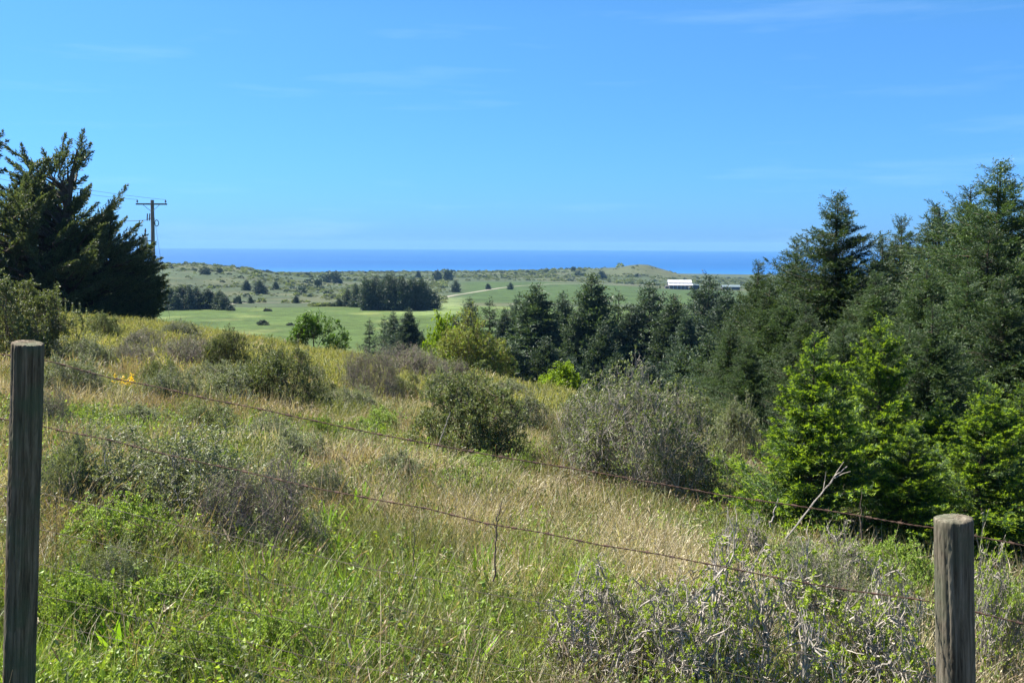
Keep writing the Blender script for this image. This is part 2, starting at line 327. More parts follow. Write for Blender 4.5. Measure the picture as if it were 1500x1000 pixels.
def conifer(Ht, Rd, nb, ntw, nn, nl, nw, seed, mat, prof=0.85, base=0.06, up=0.25, droop=0.25, gap=0.0, irr=0.25, tr=0.016, lead=True, vert=.5, tipcut=1.02):
    rs = np.random.RandomState(seed)
    t = base + (1 - base) * (np.arange(nb) + rs.rand(nb)) / nb
    t = 1 - (1 - t) ** 0.70
    az = np.arange(nb) * 2.39996 + rs.normal(0, .35, nb)
    if gap: t = np.round(t / gap) * gap + rs.normal(0, gap * .10, nb); t = np.clip(t, base, .985)
    side = 1 + 0.20 * np.sin(az * 1 + seed + t * 3) + 0.20 * np.sin(az * 2 + seed * 2 + t * 11) + np.where(rs.rand(nb) < .10, .35, 0)
    ln = Rd * ((1 - t) ** prof * 0.97 + 0.035) * np.clip(side * (1 - .5 * t) + .5 * t + rs.normal(0, 1, nb) * irr * (1 - .6 * t), .35, 1.6)
    ln *= np.where(t < .18, .75 + 1.4 * t, 1)
    el = up * (t * 2 - .35) + rs.normal(0, .24, nb) + np.where(t > .93, .25, 0)
    h = np.stack([np.cos(az), np.sin(az), np.zeros(nb)], 1); z = np.array([0, 0, 1.0])
    s = np.linspace(0, 1, 6)
    dr = droop * (1 - t) * ln
    zz = (np.tan(np.clip(el, -1, 1.1)) * ln)[:, None] * s + (-dr)[:, None] * (np.sin(s * math.pi) * .55 + s * .25) + (dr * .45)[:, None] * s ** 3
    P0 = np.stack([np.zeros(nb), np.zeros(nb), t * Ht], 1)
    BP = P0[:, None] + h[:, None] * (ln[:, None] * s)[..., None] + z * zz[..., None]      # nb,6,3
    br = MB()
    k = 12; tz = np.linspace(0, 1, k); wx = np.cumsum(rs.normal(0, .006, (k, 2)), 0) * Ht; wx -= wx[0]
    tp = np.concatenate([wx * 0.35, (tz * Ht)[:, None]], 1); rad = Ht * tr * (1 - tz * .96); rad[0] *= 1.25
    br.add(*poly(tp[None], rad[None], 8))
    sh = np.stack([np.interp(t, tz, tp[:, 0]), np.interp(t, tz, tp[:, 1]), np.zeros(nb)], 1); BP = BP + sh[:, None]
    rb = (0.0035 * Ht * (1 - t) + .0012 * Ht)[:, None] * (1 - s * .85)
    br.add(*poly(BP, rb, 4))
    # side twigs in two rows
    fs = (np.arange(ntw) + .5) / ntw
    fs = .10 + .90 * fs[None] + rs.normal(0, .02, (nb, ntw)); fs = np.clip(fs, 0.05, .999)
    idx = fs * 5; i0 = np.clip(idx.astype(int), 0, 4); fr = (idx - i0)[..., None]
    bi = np.arange(nb)[:, None]
    TP = BP[bi, i0] * (1 - fr) + BP[bi, i0 + 1] * fr
    TD = nrm(BP[bi, i0 + 1] - BP[bi, i0]); SD = nrm(np.cross(TD, z)); UP = np.cross(SD, TD)
    sg = np.where(np.arange(ntw) % 2 == 0, 1.0, -1.0)[None, :, None]
    ang = 0.95 - .5 * fs[..., None] + rs.normal(0, .15, (nb, ntw, 1))
    D = nrm(TD * np.cos(ang) + SD * sg * np.sin(ang) + UP * rs.normal(.0, vert, (nb, ntw, 1)))
    tl = ln[:, None] * (.42 * (1 - fs) ** .8 + .10) * rs.uniform(.6, 1.25, (nb, ntw)); tl = np.maximum(tl, nl * 1.2)
    fn = (np.arange(nn) + .5) / nn
    fn = fn[None, None] + rs.normal(0, .04, (nb, ntw, nn))
    NP = TP[:, :, None] + D[:, :, None] * (tl[..., None] * fn)[..., None] - z * (tl[..., None] * fn ** 2 * .12 * droop)[..., None]
    sg2 = np.where(np.arange(nn) % 2 == 0, 1.0, -1.0)[None, None, :, None]
    S2 = np.cross(D, UP)[:, :, None]
    ND = D[:, :, None] * rs.uniform(.5, 1.1, (nb, ntw, nn, 1)) + S2 * sg2 * rs.uniform(.25, .9, (nb, ntw, nn, 1)) + UP[:, :, None] * rs.normal(.15, .55, (nb, ntw, nn, 1))
    NN = UP[:, :, None] + rs.normal(0, .45, (nb, ntw, nn, 3))
    sz = rs.uniform(.65, 1.3, (nb, ntw, nn)) * np.clip(1.1 - .55 * t, .5, 1)[:, None, None]
    kp = (rs.rand(nb, ntw, nn) < np.clip(ln / (.34 * Rd), .07, 1)[:, None, None]).ravel()     # short top shoots carry few needles
    cw = MB(); cw.add(*leaves(NP.reshape(-1, 3)[kp], ND.reshape(-1, 3)[kp], NN.reshape(-1, 3)[kp], nl * sz.ravel()[kp], nw * sz.ravel()[kp], .18))
    outer = (np.broadcast_to(fn, sz.shape) + .35 * np.broadcast_to(fs[..., None], sz.shape) > tipcut).ravel()[kp]
    if lead:
        q = 18; f = 1.01 - .12 * rs.rand(q) ** 1.3; a = rs.rand(q) * 6.28
        cw.add(*leaves(np.stack([tp[-1, 0] + 0 * f, tp[-1, 1] + 0 * f, f * Ht], 1), np.stack([np.cos(a), np.sin(a), rs.uniform(.8, 2.2, q)], 1), rdir(rs, q), nl * .55, nw * .6, .15))
    cm_ = cw.build('crown', M[mat]); cm_.materials.append(M[mat + '_tip'])
    mi = np.zeros(len(cm_.polygons), np.int32); mi[:2 * len(outer)] = np.repeat(outer, 2); cm_.polygons.foreach_set('material_index', mi)
    return [('trunk', br.build('trunk', bark)), ('crown', cm_)]

def shrub(W, Ht, seed, mat, tmat, n0=14, n1=7, n2=6, leaf=0.02, lw=0.011, nleaf=5, gnarl=0.35, base_r=0.012, spread=1.0, flat=0.8, cluster=0.35, clothe=0.5, names=('branches', 'foliage'), up=0.35, dome=76):
    """bush: base stems > boughs > twigs, leaves along and at the ends of the twigs"""
    rs = np.random.RandomState(seed); k = 6
    def grow(start, dirn, length, g, lift):
        n = len(start); P = start.copy(); D = nrm(dirn); pts = [P]
        for i in range(k - 1):
            D = nrm(D + rs.normal(0, g, (n, 3)) + np.array([0, 0, lift]))
            P = P + D * (length / (k - 1))[:, None]; P[:, 2] = np.maximum(P[:, 2], 0.01 + 0.02 * rs.rand(n)); pts.append(P)
        return np.stack(pts, 1)
    a = rs.rand(n0) * 6.28; el = np.arccos(rs.uniform(.02, 1, n0) ** flat) * spread
    d0 = np.stack([np.cos(a) * np.sin(el), np.sin(a) * np.sin(el), np.cos(el) + .05], 1)
    st = np.stack([np.cos(a), np.sin(a), np.zeros(n0)], 1) * (rs.rand(n0) * .18)[:, None]
    A = grow(st, d0, rs.uniform(.6, 1.0, n0), gnarl, .02)
    def spawn(A, m, lo, hi, l0, l1, g, out, lift):
        n = len(A); f = rs.uniform(lo, hi, (n, m)) * (k - 1); i = np.clip(f.astype(int), 0, k - 2); fr = (f - i)[..., None]
        bi = np.arange(n)[:, None]
        S = A[bi, i] * (1 - fr) + A[bi, i + 1] * fr; D = nrm(A[bi, i + 1] - A[bi, i])
        D = D * .6 + rdir(rs, n * m).reshape(n, m, 3) * out + np.array([0, 0, up]) * .5
        return grow(S.reshape(-1, 3), D.reshape(-1, 3), rs.uniform(l0, l1, n * m), g, lift)
    B = spawn(A, n1, .3, 1, .25, .5, gnarl, .8, .05)
    C = spawn(B, n2, .2, 1, .10, .24, gnarl * .8, .8, .06)
    # normalise to the wanted size
    E = C.reshape(-1, 3); sx = np.percentile(np.hypot(E[:, 0], E[:, 1]), dome); szz = np.percentile(E[:, 2], dome + 4)
    S = np.array([W / 2 / sx, W / 2 / sx, Ht / szz]); wv = rs.rand(6) * 6.28
    def rnd(P):
        P = P * S; a_ = np.arctan2(P[..., 1], P[..., 0]); lim = 1 + .15 * np.sin(3 * a_ + wv[0]) + .10 * np.sin(5 * a_ + wv[1] + P[..., 2] / Ht * 4) + .08 * np.sin(7 * a_ + wv[2])
        rho = np.sqrt((P[..., 0] / (W / 2)) ** 2 + (P[..., 1] / (W / 2)) ** 2 + (P[..., 2] / Ht) ** 2) / lim
        return P * (np.where(rho > 1, (1 + (rho - 1) * .42) / np.maximum(rho, 1e-6), 1))[..., None]
    A = rnd(A); B = rnd(B); C = rnd(C)
    tap = np.linspace(1, .5, k)[None]
    br = MB()
    br.add(*poly(A, base_r * tap * rs.uniform(.6, 1.2, (len(A), 1)), 5)); br.add(*poly(B, base_r * .42 * tap * rs.uniform(.6, 1.2, (len(B), 1)), 4))
    br.add(*poly(C[:, ::1], base_r * .17 * tap * np.ones((len(C), 1)), 3))
    out = [(names[0], br.build(names[0], tmat))]
    if nleaf > 0:
        keep = rs.rand(len(C)) < clothe; Cc = C[keep]; n = len(Cc)
        f = np.clip(1 - np.abs(rs.normal(0, cluster, (n, nleaf))), 0, .999) * (k - 1); i = np.clip(f.astype(int), 0, k - 2); fr = (f - i)[..., None]
        bi = np.arange(n)[:, None]; P = (Cc[bi, i] * (1 - fr) + Cc[bi, i + 1] * fr).reshape(-1, 3); D = nrm(Cc[bi, i + 1] - Cc[bi, i]).reshape(-1, 3)
        q = len(P); D = D * .5 + rdir(rs, q) * .9 + np.array([0, 0, .25]); Nn = rdir(rs, q) + np.array([0, 0, .8]); s = rs.uniform(.6, 1.3, q)
        out.append((names[1], mesh(names[1], *leaves(P + rdir(rs, q) * leaf * .3, D, Nn, leaf * s, lw * s, .2), M[mat])))
    return out

# ================================================================ FENCE
def post_mesh(rad, ht, seed, mat):
    rs = np.random.RandomState(seed); s, k = 96, 110
    a = np.arange(s) * 2 * math.pi / s; z = np.linspace(0, ht, k)
    A, Z = np.meshgrid(a, z)
    crack = np.zeros_like(A)
    for i in range(46):
        c = rs.rand() * 6.28; wd = rs.uniform(.025, .08); z0 = rs.rand() * ht if i % 2 else ht - rs.rand() * .5; lz = rs.uniform(.10, .6); dp = rs.uniform(.0015, .0075)
        dd = np.abs((A - c - .06 * np.sin(Z * 5 + i) + math.pi) % (2 * math.pi) - math.pi)
        crack += dp * np.exp(-(dd / wd) ** 2) * np.exp(-((Z - z0) / lz) ** 2)
    r = rad * (1 + .02 * np.sin(A * 2 + 1) + .012 * np.sin(A * 5 + Z * 3) + .008 * np.sin(Z * 9 + A)) - crack + rs.normal(0, .0007, A.shape)
    X = np.stack([r * np.cos(A), r * np.sin(A), Z], -1).reshape(-1, 3)
    i = np.arange(s); j = (i + 1) % s; T = []
    for q in range(k - 1): T += [np.stack([q * s + i, q * s + j, q * s + s + j], 1), np.stack([q * s + i, q * s + s + j, q * s + s + i], 1)]
    B = [X]; n = len(X); prev = (k - 1) * s
    for f, dz in ((.96, .004), (.78, .007), (.5, .008), (.22, .007)):
        rr = r[-1] * f; B.append(np.stack([rr * np.cos(a), rr * np.sin(a), ht + dz + rs.normal(0, .0011, s) + .003 * np.sin(a + 1)], 1))
        T += [np.stack([prev + i, prev + j, n + j], 1), np.stack([prev + i, n + j, n + i], 1)]; prev = n; n += s
    B.append(np.array([[0, 0, ht + .008]])); T.append(np.stack([prev + i, prev + j, np.full(s, n)], 1))
    me = mesh('fence_post', np.concatenate(B), np.concatenate(T), mat, True)
    return me
def postmat(name, cA, cB, cC, moss):
    m, t, o = newmat(name); K = t.links.new
    tc = N(t, 'ShaderNodeTexCoord'); mp = N(t, 'ShaderNodeMapping'); mp.inputs['Scale'].default_value = (1, 1, .045)
    n = N(t, 'ShaderNodeTexNoise'); n.inputs['Scale'].default_value = 70; n.inputs['Detail'].default_value = 7; n.inputs['Roughness'].default_value = .65; n.inputs['Distortion'].default_value = .6
    r = ramp(t, [cA, cB, cC]); e = r.color_ramp.elements; e[0].position = .33; e[1].position = .5; e[2].position = .68
    n2 = N(t, 'ShaderNodeTexNoise'); n2.inputs['Scale'].default_value = 9; n2.inputs['Detail'].default_value = 6
    mr = N(t, 'ShaderNodeMapRange'); mr.inputs[1].default_value = .45; mr.inputs[2].default_value = .68; mr.inputs[4].default_value = .75
    mx = N(t, 'ShaderNodeMix', data_type='RGBA'); mx.inputs[7].default_value = (*moss, 1)
    p = N(t, 'ShaderNodeBsdfPrincipled'); p.inputs['Roughness'].default_value = .9; p.inputs['Specular IOR Level'].default_value = .2
    b = N(t, 'ShaderNodeBump'); b.inputs['Strength'].default_value = .9; b.inputs['Distance'].default_value = .004
    K(tc.outputs['Object'], mp.inputs[0]); K(mp.outputs[0], n.inputs['Vector']); K(n.outputs[0], r.inputs[0]); K(tc.outputs['Object'], n2.inputs['Vector']); K(n2.outputs[0], mr.inputs[0])
    K(mr.outputs[0], mx.inputs[0]); K(r.outputs[0], mx.inputs[6]); K(mx.outputs[2], p.inputs['Base Color']); K(n.outputs[0], b.inputs['Height']); K(b.outputs[0], p.inputs['Normal']); K(p.outputs[0], o.inputs[0])
    return m
pm1 = postmat('weathered_brown_wood', (0.026, 0.021, 0.014), (0.105, 0.083, 0.056), (0.21, 0.17, 0.122), (0.070, 0.088, 0.050))
pm2 = postmat('weathered_grey_wood', (0.028, 0.022, 0.015), (0.105, 0.090, 0.064), (0.21, 0.182, 0.138), (0.078, 0.088, 0.055))
def post(pt, pb, d, rad, seed, mat, label):
    top = Vector(at(pt[0], pt[1], d)); low = Vector(at(pb[0], pb[1], d))
    ax = (top - low).normalized(); L_ = 2.0; base = top - ax * L_
    o = obj('fence_post', post_mesh(rad, L_ - .008, seed, mat), None, base)
    o.rotation_euler = ax.to_track_quat('Z', 'Y').to_euler()
    tag(o, label, 'fence post', 'wooden posts of the wire fence')
post((41, 501), (28, 1000), 3.9, .0635, 1, pm1, 'dark brown round fence post at the left edge, slightly leaning, taller of the two')
post((1397, 757), (1400, 1000), 3.3, .0645, 2, pm2, 'grey cracked round fence post with pale sawn top in front of the twiggy scrub')
rust = solidmat('rusty_wire', [(0.05, 0.035, 0.028), (0.11, 0.065, 0.045), (0.20, 0.115, 0.075)], .85, 60, bump=.2)
oldwire = solidmat('dull_wire', [(0.05, 0.04, 0.035), (0.12, 0.09, 0.07)], .7, 40, bump=.1)
def wireline(a, b, sag, n, ext):
    A = at(*a); B = at(*b); s = np.linspace(-ext, 1 + ext, n)
    P = A[None] * (1 - s[:, None]) + B[None] * s[:, None]
    sg = np.abs(s % 1); P[:, 2] -= 4 * sag * sg * (1 - sg); kk = np.random.RandomState(int(a[1])); P[:, 2] += np.interp(s, np.linspace(-ext, 1 + ext, 34), kk.normal(0, .0035, 34)); P[:, 1] += np.interp(s, np.linspace(-ext, 1 + ext, 30), kk.normal(0, .004, 30))
    return P, s
def barbed(a, b, sag, label):
    P, s = wireline(a, b, sag, 1500, .55); n = len(P); mb = MB()
    d = nrm(np.gradient(P, axis=0)); u = nrm(np.cross(d, [0, 0, 1.0])); v = np.cross(d, u); ph = np.arange(n) * .55
    for q in (0, math.pi):
        Q = P + (u * np.cos(ph + q)[:, None] + v * np.sin(ph + q)[:, None]) * .0016
        mb.add(*poly(Q[None], np.full((1, n), .0015), 5))
    rs = np.random.RandomState(int(a[1])); seg = np.linalg.norm(P[-1] - P[0]); nb = int(seg / .125)
    for k in range(nb):
        i = int((k + .5 + rs.uniform(-.12, .12)) / nb * (n - 12)) + 4
        for w_ in range(4): mb.add(*tubes(P[i + w_ - 2:i + w_ - 1], P[i + w_ - 1:i + w_], .0042, .0042, 6))
        for q in range(4):
            an = rs.rand() * 6.28; dr = u[i] * math.cos(an) + v[i] * math.sin(an) + d[i] * rs.uniform(-.5, .5)
            mb.add(*tubes(P[i:i + 1], P[i:i + 1] + dr * rs.uniform(.011, .017), .0014, .0004, 4))
    tag(obj('barbed_wire', mb.build('barbed_wire', rust)), label, 'barbed wire', 'rusty barbed wires of the fence')
barbed((60, 527, 3.98), (1372, 772, 3.38), .042, 'rusty barbed wire of the fence, the top one, tied near the post tops')
barbed((58, 622, 3.98), (1374, 884, 3.38), .034, 'rusty barbed wire of the fence, the lower one below the top wire')
mb = MB(); rows = [(721, 992), (775, 1042), (826, 1092), (870, 1140), (910, 1185)]; PS = []
for y0, y1 in rows:
    P, s = wireline((58, y0, 3.99), (1374, y1, 3.39), .03, 120, .5); PS.append(P); mb.add(*poly(P[None], np.full((1, 120), .0013), 4))
for i in range(1, 119, 3):
    for a_, b_ in zip(PS[:-1], PS[1:]): mb.add(*tubes(a_[i:i + 1], b_[i:i + 1], .001, .001, 4))
tag(obj('woven_wire', mb.build('woven_wire', oldwire)), 'thin dull woven wire mesh strung low through the grass between the posts', 'wire mesh')

# ================================================================ UTILITY POLE
polem = solidmat('pole_wood', [(0.13, 0.12, 0.11), (0.24, 0.225, 0.21)], .9, 10, (1, 1, .1), bump=.2)
greym = solidmat('grey_enamel', [(0.33, 0.36, 0.38), (0.42, 0.45, 0.47)], .45, 6, bump=.05)
porc = solidmat('brown_porcelain', [(0.10, 0.07, 0.06), (0.16, 0.12, 0.10)], .3, 6, bump=0)
wirem = solidmat('line_wire', [(0.10, 0.10, 0.11), (0.16, 0.16, 0.17)], .6, 6, bump=0)
PD = 82.0; ptop = at(230, 293, PD); pbase = G(226, PD); ph_ = ptop[2] - pbase.z
pe = thing('utility_pole', 'weathered wooden utility pole with crossarm and grey transformer beside the dark cypress', 'utility pole', pbase, [])
pxm = PD / F                                           # metres per pixel there
zt = ph_
mb = MB(); zz = np.linspace(-.3, zt, 8); mb.add(*poly(np.stack([np.full(8, 0) + (zz / zt) * .22, 0 * zz, zz], 1)[None], np.linspace(.22, .145, 8)[None], 12)); obj('pole', mb.build('pole', polem, True), pe)
tx = .22
ca_ = MB(); ca_.add(*box(tx - 1.32, tx + 1.32, -.26, -.15, zt - .42, zt - .29)); obj('crossarm', ca_.build('crossarm', polem), pe)
for sgn in (-1, 1):
    b_ = MB(); b_.add(*tubes([[tx + sgn * .72, -.27, zt - .40]], [[tx + sgn * .10, -.21, zt - .92]], .022, .022, 4)); obj('brace', b_.build('brace', greym), pe)
    i_ = MB(); x = tx + sgn * 1.2
    i_.add(*poly(np.array([[[x, -.2, zt - .29], [x, -.2, zt - .2], [x, -.2, zt - .19], [x, -.2, zt - .09], [x, -.2, zt - .08], [x, -.2, zt]]]), np.array([[.02, .02, .085, .075, .05, .035]]), 10)); obj('insulator', i_.build('insulator', porc), pe)
t_ = MB(); cx = tx - 1.12 + .35; t_.add(*poly(np.array([[[cx, -.1, zt - 4.05], [cx, -.1, zt - 4.04], [cx, -.1, zt - 3.16], [cx, -.1, zt - 3.12], [cx, -.1, zt - 3.08]]]), np.array([[.05, .30, .30, .33, .05]]), 18))
t_.add(*box(cx + .28, tx + .02, -.14, -.06, zt - 3.5, zt - 3.4)); t_.add(*box(cx + .28, tx + .02, -.14, -.06, zt - 3.9, zt - 3.8))
tr_ = obj('transformer', t_.build('transformer', greym), pe)
b_ = MB(); b_.add(*poly(np.array([[[cx + .12, -.1, zt - 3.1], [cx + .12, -.1, zt - 2.75], [cx + .14, -.1, zt - 2.6], [cx + .14, -.1, zt - 2.4]]]), np.array([[.07, .055, .09, .03]]), 8)); obj('bushing', b_.build('bushing', porc), tr_)
for dx in (-.42, -.22):
    c_ = MB(); c_.add(*tubes([[tx + dx, -.2, zt - 1.75]], [[tx + dx + .05, -.2, zt - 1.15]], .05, .05, 8)); c_.add(*tubes([[tx + dx, -.2, zt - 1.6]], [[tx, -.05, zt - 1.5]], .02, .02, 4)); obj('fuse_cutout', c_.build('fuse_cutout', porc), pe)
c_ = MB(); cc = np.linspace(0, 6.283, 9); c_.add(*poly(np.stack([tx + .36 + .17 * np.cos(cc), 0 * cc - .12, zt - 1.95 + .27 * np.sin(cc)], 1)[None], np.full((1, 9), .035), 5)); c_.add(*tubes([[tx, -.1, zt - 1.9]], [[tx + .2, -.12, zt - 1.95]], .03, .03, 5)); obj('wire_coil', c_.build('wire_coil', wirem), pe)
def line(name, A, B, sag, r, label, cat, group=None):
    A = np.array(A); B = np.array(B); s = np.linspace(0, 1, 40)[:, None]; P = A * (1 - s) + B * s; P[:, 2:] -= 4 * sag * s * (1 - s)
    tag(obj(name, mesh(name, *poly(P[None], np.full((1, 40), r), 4), wirem)), label, cat, group)
pw = lambda x, y, z: (pbase.x + x, pbase.y + y, pbase.z + z)
line('power_line', pw(tx - 1.2, -.2, zt + .02), at(-60, 248, 70), .3, .012, 'thin power line leaving the left end of the crossarm behind the cypress', 'power line', 'overhead lines of the utility pole')
line('power_line', pw(tx + 1.2, -.2, zt + .02), at(-60, 240, 72), .3, .012, 'thin power line leaving the right end of the crossarm over the pole top', 'power line', 'overhead lines of the utility pole')
line('power_line', pw(tx - .3, -.2, zt - 1.7), at(-60, 322, 72), .2, .020, 'dark power line running level from the fuse cutouts below the crossarm', 'power line', 'overhead lines of the utility pole')
gx = at(268, 385, 90); line('guy_wire', pw(tx + .1, 0, zt - 1.2), (gx[0], 88, float(H(gx[0], 88))), .0, .012, 'thin guy wire slanting down to the ground from the utility pole', 'guy wire')

# ================================================================ FARM BUILDINGS
white = solidmat('white_roof_sheet', [(0.60, 0.61, 0.61), (0.74, 0.74, 0.73)], .5, .6, bump=.05)
darkw = solidmat('dark_barn_boards', [(0.05, 0.045, 0.05), (0.09, 0.08, 0.08)], .9, 2, (4, 4, .3), bump=.2)
greyr = solidmat('grey_green_roof_sheet', [(0.10, 0.14, 0.15), (0.15, 0.19, 0.20)], .6, 1, bump=.05)
def slab(pts, th):
    """quad given by 4 points, thickened downwards"""
    P = np.array(pts, float); Q = P - np.array([0, 0, th]); V = np.concatenate([P, Q]); T = [(0, 1, 2), (0, 2, 3), (4, 6, 5), (4, 7, 6)]
    for a in range(4): b = (a + 1) % 4; T += [(a, a + 4, b + 4), (a, b + 4, b)]
    return V, np.array(T)
BD = 905.0; bl = G(994.5, BD); s_ = BD / F; hw = 17.3 * s_
be = thing('barn', 'long white roofed barn with two roof tiers and dark open side above the far pasture', 'barn', bl, [])
mb = MB(); mb.add(*box(-hw, hw, -4, 8, -1, 4.2)); mb.add(*box(-hw + .1, hw - .1, 0, 4, 4.2, 5.9)); obj('wall', mb.build('wall', darkw), be)
mb = MB(); mb.add(*slab([(-hw - .3, -5.2, 3.9), (hw + .3, -5.2, 3.9), (hw + .3, 0, 5.4), (-hw - .3, 0, 5.4)], .12)); mb.add(*slab([(hw + .3, 9.2, 3.9), (-hw - .3, 9.2, 3.9), (-hw - .3, 4, 5.4), (hw + .3, 4, 5.4)], .12)); obj('lower_roof', mb.build('lower_roof', white), be)
mb = MB(); mb.add(*slab([(-hw - .6, -1.4, 6.1), (hw - .3, -1.4, 6.1), (hw - .3, 2, 8.6), (-hw - .6, 2, 8.6)], .12)); mb.add(*slab([(hw - .3, 5.4, 6.1), (-hw - .6, 5.4, 6.1), (-hw - .6, 2, 8.6), (hw - .3, 2, 8.6)], .12)); obj('upper_roof', mb.build('upper_roof', white), be)
mb = MB(); mb.add(*box(hw + .31, hw + 6.5, -3, 5, -1, 3.6)); le = obj('lean_to', mb.build('lean_to', darkw), be)
mb = MB(); mb.add(*slab([(hw + .32, -3.6, 4.6), (hw + 7, -3.6, 3.9), (hw + 7, 5.4, 4.2), (hw + .32, 5.4, 5.0)], .15)); obj('lean_to_roof', mb.build('lean_to_roof', greyr), le)
for i in range(7):
    x = -hw + .2 + i * (2 * hw - .4) / 6; mb = MB(); mb.add(*box(x - .12, x + .12, -5.1, -4.86, -1, 3.85)); obj('post', mb.build('post', white), be)
mb = MB(); mb.add(*box(-hw - 3, -hw - .02, -2, 4, -1, 2.6)); obj('side_shed', mb.build('side_shed', darkw), be)
bl2 = G(1068, 900); be2 = thing('shed', 'low shed with a pale ridge half hidden behind conifers right of the barn', 'shed', bl2, [])
mb = MB(); mb.add(*box(-8, 8, -3, 3, -1, 3)); obj('wall', mb.build('wall', darkw), be2)
mb = MB(); mb.add(*slab([(-8.5, -3.8, 2.9), (8.5, -3.8, 2.9), (8.5, 0, 4.6), (-8.5, 0, 4.6)], .15)); mb.add(*slab([(8.5, 3.8, 2.9), (-8.5, 3.8, 2.9), (-8.5, 0, 4.6), (8.5, 0, 4.6)], .15)); obj('roof', mb.build('roof', greyr), be2)

# ================================================================ CYPRESS on the left
def cypress(seed, tips, d, base, nfill, x0, x1, topf, lowy, ycen, ydep):
    rs = np.random.RandomState(seed); mbw = MB(); P_ = []; 
    tipsL = []
    for (px, py, ln, an, dy) in tips:
        tipsL.append((at(px, py, d) + np.array([0, dy, 0]), ln, an, 0.0))
    xs = np.linspace(x0, x1, 200); tops = np.interp(xs, *topf)
    while len(tipsL) < nfill + len(tips):
        px = rs.uniform(x0, x1); tp = np.interp(px, *topf); py = rs.uniform(tp + 6, lowy)
        # depth: fuller low down, thin near the silhouette
        room = min(1, (py - tp) / 90.0) ; fx = min(1, (x1 - px) / 70.0)
        dy = rs.uniform(-1, 1) * ydep * math.sqrt(max(0.03, room * (2 - room))) * max(.25, fx)
        if dy < 0: py2 = py
        an = R(rs.normal(38, 12)) if px > ycen + 25 else R(rs.normal(75, 25)) if px > ycen - 25 else R(180 - rs.normal(38, 14))
        if py > 370: an = an * .45 if an < R(90) else R(180) - (R(180) - an) * .45
        tipsL.append((at(px, py, d) + np.array([0, dy, 0]), rs.uniform(1.6, 3.0), an, dy))
    b = np.array(base); foliage = MB(); wood = MB()
    ztop = max(p[0][2] for p in tipsL) - b[2]
    k = 10; tz = np.linspace(0, 1, k); tr = np.stack([b[0] + 1.6 * tz ** 2 - .3 * tz, np.full(k, b[1]), b[2] - .3 + tz * ztop * .92], 1)
    wood.add(*poly(tr[None], (.55 * (1 - tz) + .05)[None], 10))
    for p, ln, an, dy in tipsL:
        dirn = np.array([math.cos(an), rs.normal(0, .25) + np.sign(dy) * .25, math.sin(an)]); dirn /= np.linalg.norm(dirn)
        o_ = p - dirn * ln; o_[2] -= ln * .12
        s = np.linspace(0, 1, 7)[:, None]; c = o_ * (1 - s) + p * s; c[:, 2] += (s[:, 0] - 1) * s[:, 0] * ln * -.02 - (1 - s[:, 0]) * s[:, 0] * ln * .18
        zj = np.clip((o_[2] - b[2] - .2 * np.hypot(o_[0] - b[0], o_[1] - b[1])) / ztop, .05, .95); j = np.array([np.interp(zj, tz, tr[:, i]) for i in range(3)])
        wood.add(*poly(np.stack([j, (j + o_) / 2 + rs.normal(0, .15, 3), o_])[None], np.array([[.10, .07, .045]]), 5))
        wood.add(*poly(c[None], np.linspace(.045, .008, 7)[None], 4))
        # sprays: short side branchlets, each a row of scale clumps
        nbr = int(26 * ln); f = rs.beta(1.1, 1.0, nbr) * .97 + .02
        bp = np.stack([np.interp(f, s[:, 0], c[:, i]) for i in range(3)], 1)
        u = nrm(np.cross(dirn, [0, .25, 1.0])); v = np.cross(u, dirn)
        a = rs.rand(nbr) * 6.28; o2 = (u[None] * np.cos(a)[:, None] + v[None] * .45 * np.sin(a)[:, None])
        D = nrm(dirn[None] * rs.uniform(.8, 1.5, (nbr, 1)) + o2 * .85 + np.array([0, 0, .15])); bl_ = (.07 + .78 * (1 - f) ** .8) * rs.uniform(.6, 1.2, nbr) * min(1.2, ln / 2)
        m_ = 9; g = (np.arange(m_) + .5) / m_
        Q = bp[:, None] + D[:, None] * (bl_[:, None] * g)[..., None]
        QD = D[:, None] + rs.normal(0, .42, (nbr, m_, 3)); QN = rs.normal(0, 1, (nbr, m_, 3)) + np.array([0, 0, .7])
        sz = rs.uniform(.6, 1.25, nbr * m_) * np.repeat(1.05 - .45 * f, m_)
        foliage.add(*leaves(Q.reshape(-1, 3), QD.reshape(-1, 3), QN.reshape(-1, 3), .24 * sz, .075 * sz, .2))
    V, T = wood.arrays(); V2, T2 = foliage.arrays()
    return [('trunk', mesh('trunk', V - b, T, bark)), ('crown', mesh('crown', V2 - b, T2, M['cyp']))]
CD = 61.0
ctop = ([-140, -80, -40, 0, 12, 30, 50, 75, 88, 100, 112, 120, 135, 165, 190, 210, 225, 240, 246],
        [345, 300, 262, 262, 246, 250, 236, 226, 214, 214, 222, 268, 292, 298, 320, 352, 362, 385, 430])
